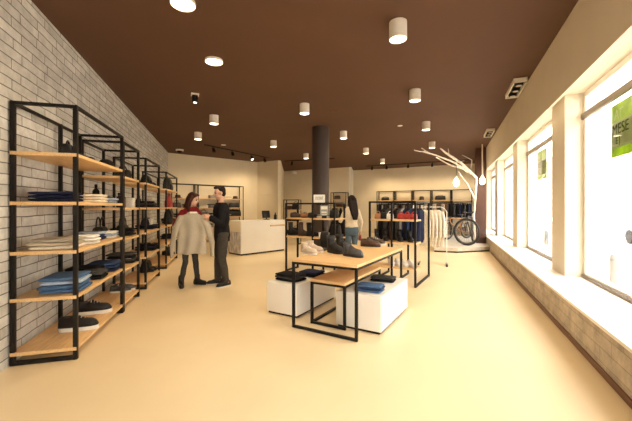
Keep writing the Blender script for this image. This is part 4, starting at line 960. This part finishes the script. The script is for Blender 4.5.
def bob_hair(bm, H, RH, s):
    ball(bm, H(-.028, 0, .045), [.098 * s, .090 * s, .095 * s], RH)
    for q in (-1, 1): limb(bm, [tuple(H(-.01, .066 * q, .05)) + (.040 * s,), tuple(H(-.015, .084 * q, -.05)) + (.040 * s,), tuple(H(-.01, .094 * q, -.15)) + (.040 * s,), tuple(H(.01, .085 * q, -.22)) + (.026 * s,)])
    limb(bm, [tuple(H(-.07, 0, 0)) + (.07 * s,), tuple(H(-.075, 0, -.14)) + (.065 * s,), tuple(H(-.07, 0, -.22)) + (.04 * s,)]); limb(bm, [tuple(H(.045, .03, .10)) + (.03 * s,), tuple(H(.03, -.05, .085)) + (.032 * s,)])
def long_hair(bm, H, RH, s):
    ball(bm, H(-.028, 0, .042), [.098 * s, .090 * s, .098 * s], RH)
    for y in (-.06, -.02, .02, .06): limb(bm, [tuple(H(-.05, y, .02)) + (.055 * s,), tuple(H(-.085, y * 1.15, -.16)) + (.052 * s,), tuple(H(-.135, y * 1.0, -.34)) + (.044 * s,), tuple(H(-.14, y * .7, -.47)) + (.024 * s,)])
def top_long(bm, torso, leg, arm, V):
    torso(bm, .016, .80, 1.50)
    for sd in 'LR': arm(bm, sd, .013, .93)
def top_short(bm, torso, leg, arm, V):
    torso(bm, .020, 1.0, 1.50)
    for sd in 'LR': arm(bm, sd, .016, .93)
def jeans_high(bm, torso, leg, arm, V):
    torso(bm, .010, .80, 1.10)
    for sd in 'LR': leg(bm, sd, .016, .02)
def top_bulky(bm, torso, leg, arm, V):
    torso(bm, .030, .80, 1.50)
    for sd in 'LR': arm(bm, sd, .020, .93)
def trousers_wide(bm, torso, leg, arm, V):
    torso(bm, .018, .80, 1.0)
    for sd in 'LR': leg(bm, sd, .026, .02)
def trousers(bm, torso, leg, arm, V):
    torso(bm, .010, .80, 1.0)
    for sd in 'LR': leg(bm, sd, .016, .02)
def tights(bm, torso, leg, arm, V):
    torso(bm, .007, .80, 1.0)
    for sd in 'LR': leg(bm, sd, .008, .01)
# local frame of a person: x forward, y to the person's left, z up
# the man holds the sweater's shoulder
mp = Vector((-1.745, 6.02, 0)); mh = math.radians(205)
Jm = dict(head=(.045, 0, 1.675), look=(.1, .18), lean=.03, hipL=(0, .09, .92), hipR=(0, -.09, .92), kneL=(.02, .10, .50), kneR=(.05, -.10, .50), ankL=(-.05, .13, .085), ankR=(.06, -.11, .085), toeL=.45, toeR=-.1,
          shoL=(.02, .185, 1.415), shoR=(.02, -.185, 1.415), elbL=(.06, .28, 1.12), elbR=(.03, -.22, 1.13), wriL=(.235, .305, 1.245), wriR=(.24, -.06, 1.24), handL=((1, -.05, .25), (0, -1, -.2)), handR=((1, .1, .12), (0, 1, -.2)), curl=.85)
person('man in black long-sleeved top and dark trousers holding up a sweater', mp, mh, Jm, None, [('shirt', top_bulky, BLACK, .012), ('trousers', trousers_wide, TROU, .012)], (HAIRB, short_hair), False, 1.02, (LEATH['black'], SOLEW))
# the woman behind the sweater
wp = Vector((-2.33, 5.97, 0)); wh = math.radians(-38)
Jw = dict(head=(.13, 0, 1.635), look=(.55, .30), lean=.12, hipL=(0, .085, .90), hipR=(0, -.085, .90), kneL=(.03, .10, .49), kneR=(.03, -.10, .49), ankL=(.03, .15, .085), ankR=(-.05, -.14, .085), toeL=.55, toeR=-.45,
          shoL=(.03, .155, 1.385), shoR=(.03, -.155, 1.385), elbL=(.10, .25, 1.16), elbR=(.07, -.33, 1.17), wriL=(.26, .16, 1.27), wriR=(.20, -.19, 1.27), handL=((.8, -.1, .3), (.2, 0, -1)), handR=((.8, .1, .3), (.2, 0, -1)), curl=.85)
person('woman with auburn hair in a red top and dark tights behind the raised sweater', wp, wh, Jw, None, [('top', top_long, MROON, .012), ('tights', tights, CHAR, .011)], (HAIRR, bob_hair), True, .97, (LEATH['black'], SOLEB), True)
# the woman with her back turned
bp_ = gp(351.5, 7.75); bh = math.radians(100)
Jb = dict(head=(.02, 0, 1.655), look=(.25, .1), lean=.02, hipL=(0, .085, .90), hipR=(0, -.085, .90), kneL=(.02, .09, .49), kneR=(.04, -.09, .49), ankL=(-.02, .10, .085), ankR=(.05, -.10, .085), toeL=.2, toeR=-.2,
          shoL=(.01, .16, 1.385), shoR=(.01, -.16, 1.385), elbL=(.06, .26, 1.15), elbR=(-.03, -.24, 1.12), wriL=(.24, .22, 1.20), wriR=(.06, -.235, .89), handL=((1, 0, .1), (0, -.3, -1)), handR=((.25, 0, -1), (0, 1, 0)), curl=.7)
person('woman with long dark hair in a cream sweater and jeans, back turned', bp_, bh, Jb, None, [('sweater', top_short, CREAMF, .012), ('jeans', jeans_high, DENIM2, .012)], (HAIRB, long_hair), True, .97, (LEATH['black'], SOLEB))
q = bp_ + vrot(Vector((.085, -.235, .64)), bh); bag('purse', LEATH['red'], q, bh, 'small red purse in the hand of the long-haired woman', None, .13, .05, .13, .03)
q = bp_ + vrot(Vector((.36, .20, 1.22)), bh); hanging(BLACK, q, bh + 1.2, 'black garment on a hanger held up by the long-haired woman', None, 'shirt')

# the sweater held between the two
def sw_fill(bm):
    n = 22
    add_loft(bm, [[Vector((w * math.cos(2 * math.pi * j / n), d * math.sin(2 * math.pi * j / n), z)) for j in range(n)] for z, d, w in [(-.70, .055, .244), (-.66, .055, .248), (-.4, .055, .236), (-.2, .058, .236), (-.08, .052, .232), (-.03, .045, .18), (.0, .04, .10), (.012, .035, .085)]])
    for s in (-1, 1): limb(bm, [(s * .19, 0, -.075, .060), (s * .272, 0, -.22, .058), (s * .330, 0, -.50, .046), (s * .345, 0, -.72, .036)])
def sw_post(p):
    k = min(1, max(0, -p.z / .45)); p.y = p.y * .75 + k * .020 * math.sin(p.x * 30 + 1.5 * math.sin(p.z * 5)) + .006 * math.sin(p.z * 18 + p.x * 7)
    p.z += -.02 * abs(p.x) * 2 + .008 * math.sin(p.x * 22) * k; return p
sp = Vector((-2.155, 5.64, 1.335)); t = thing('sweater', 'oatmeal grey knitted sweater held up between the woman and the man', 'sweater', sp, math.radians(6))
link('fabric', blob(sw_fill, .012, 3, sw_post), OATM, t)
link('collar', lathe([(.070, 0), (.090, .004), (.092, .026), (.070, .028)], 28), OATM, t, (.01, 0, -.005)).scale = (1, .45, 1)
link('label_tag', box((-.06, -.045, .004), (.06, -.040, .034), .002), WHITEF, t, (.03, 0, 0))
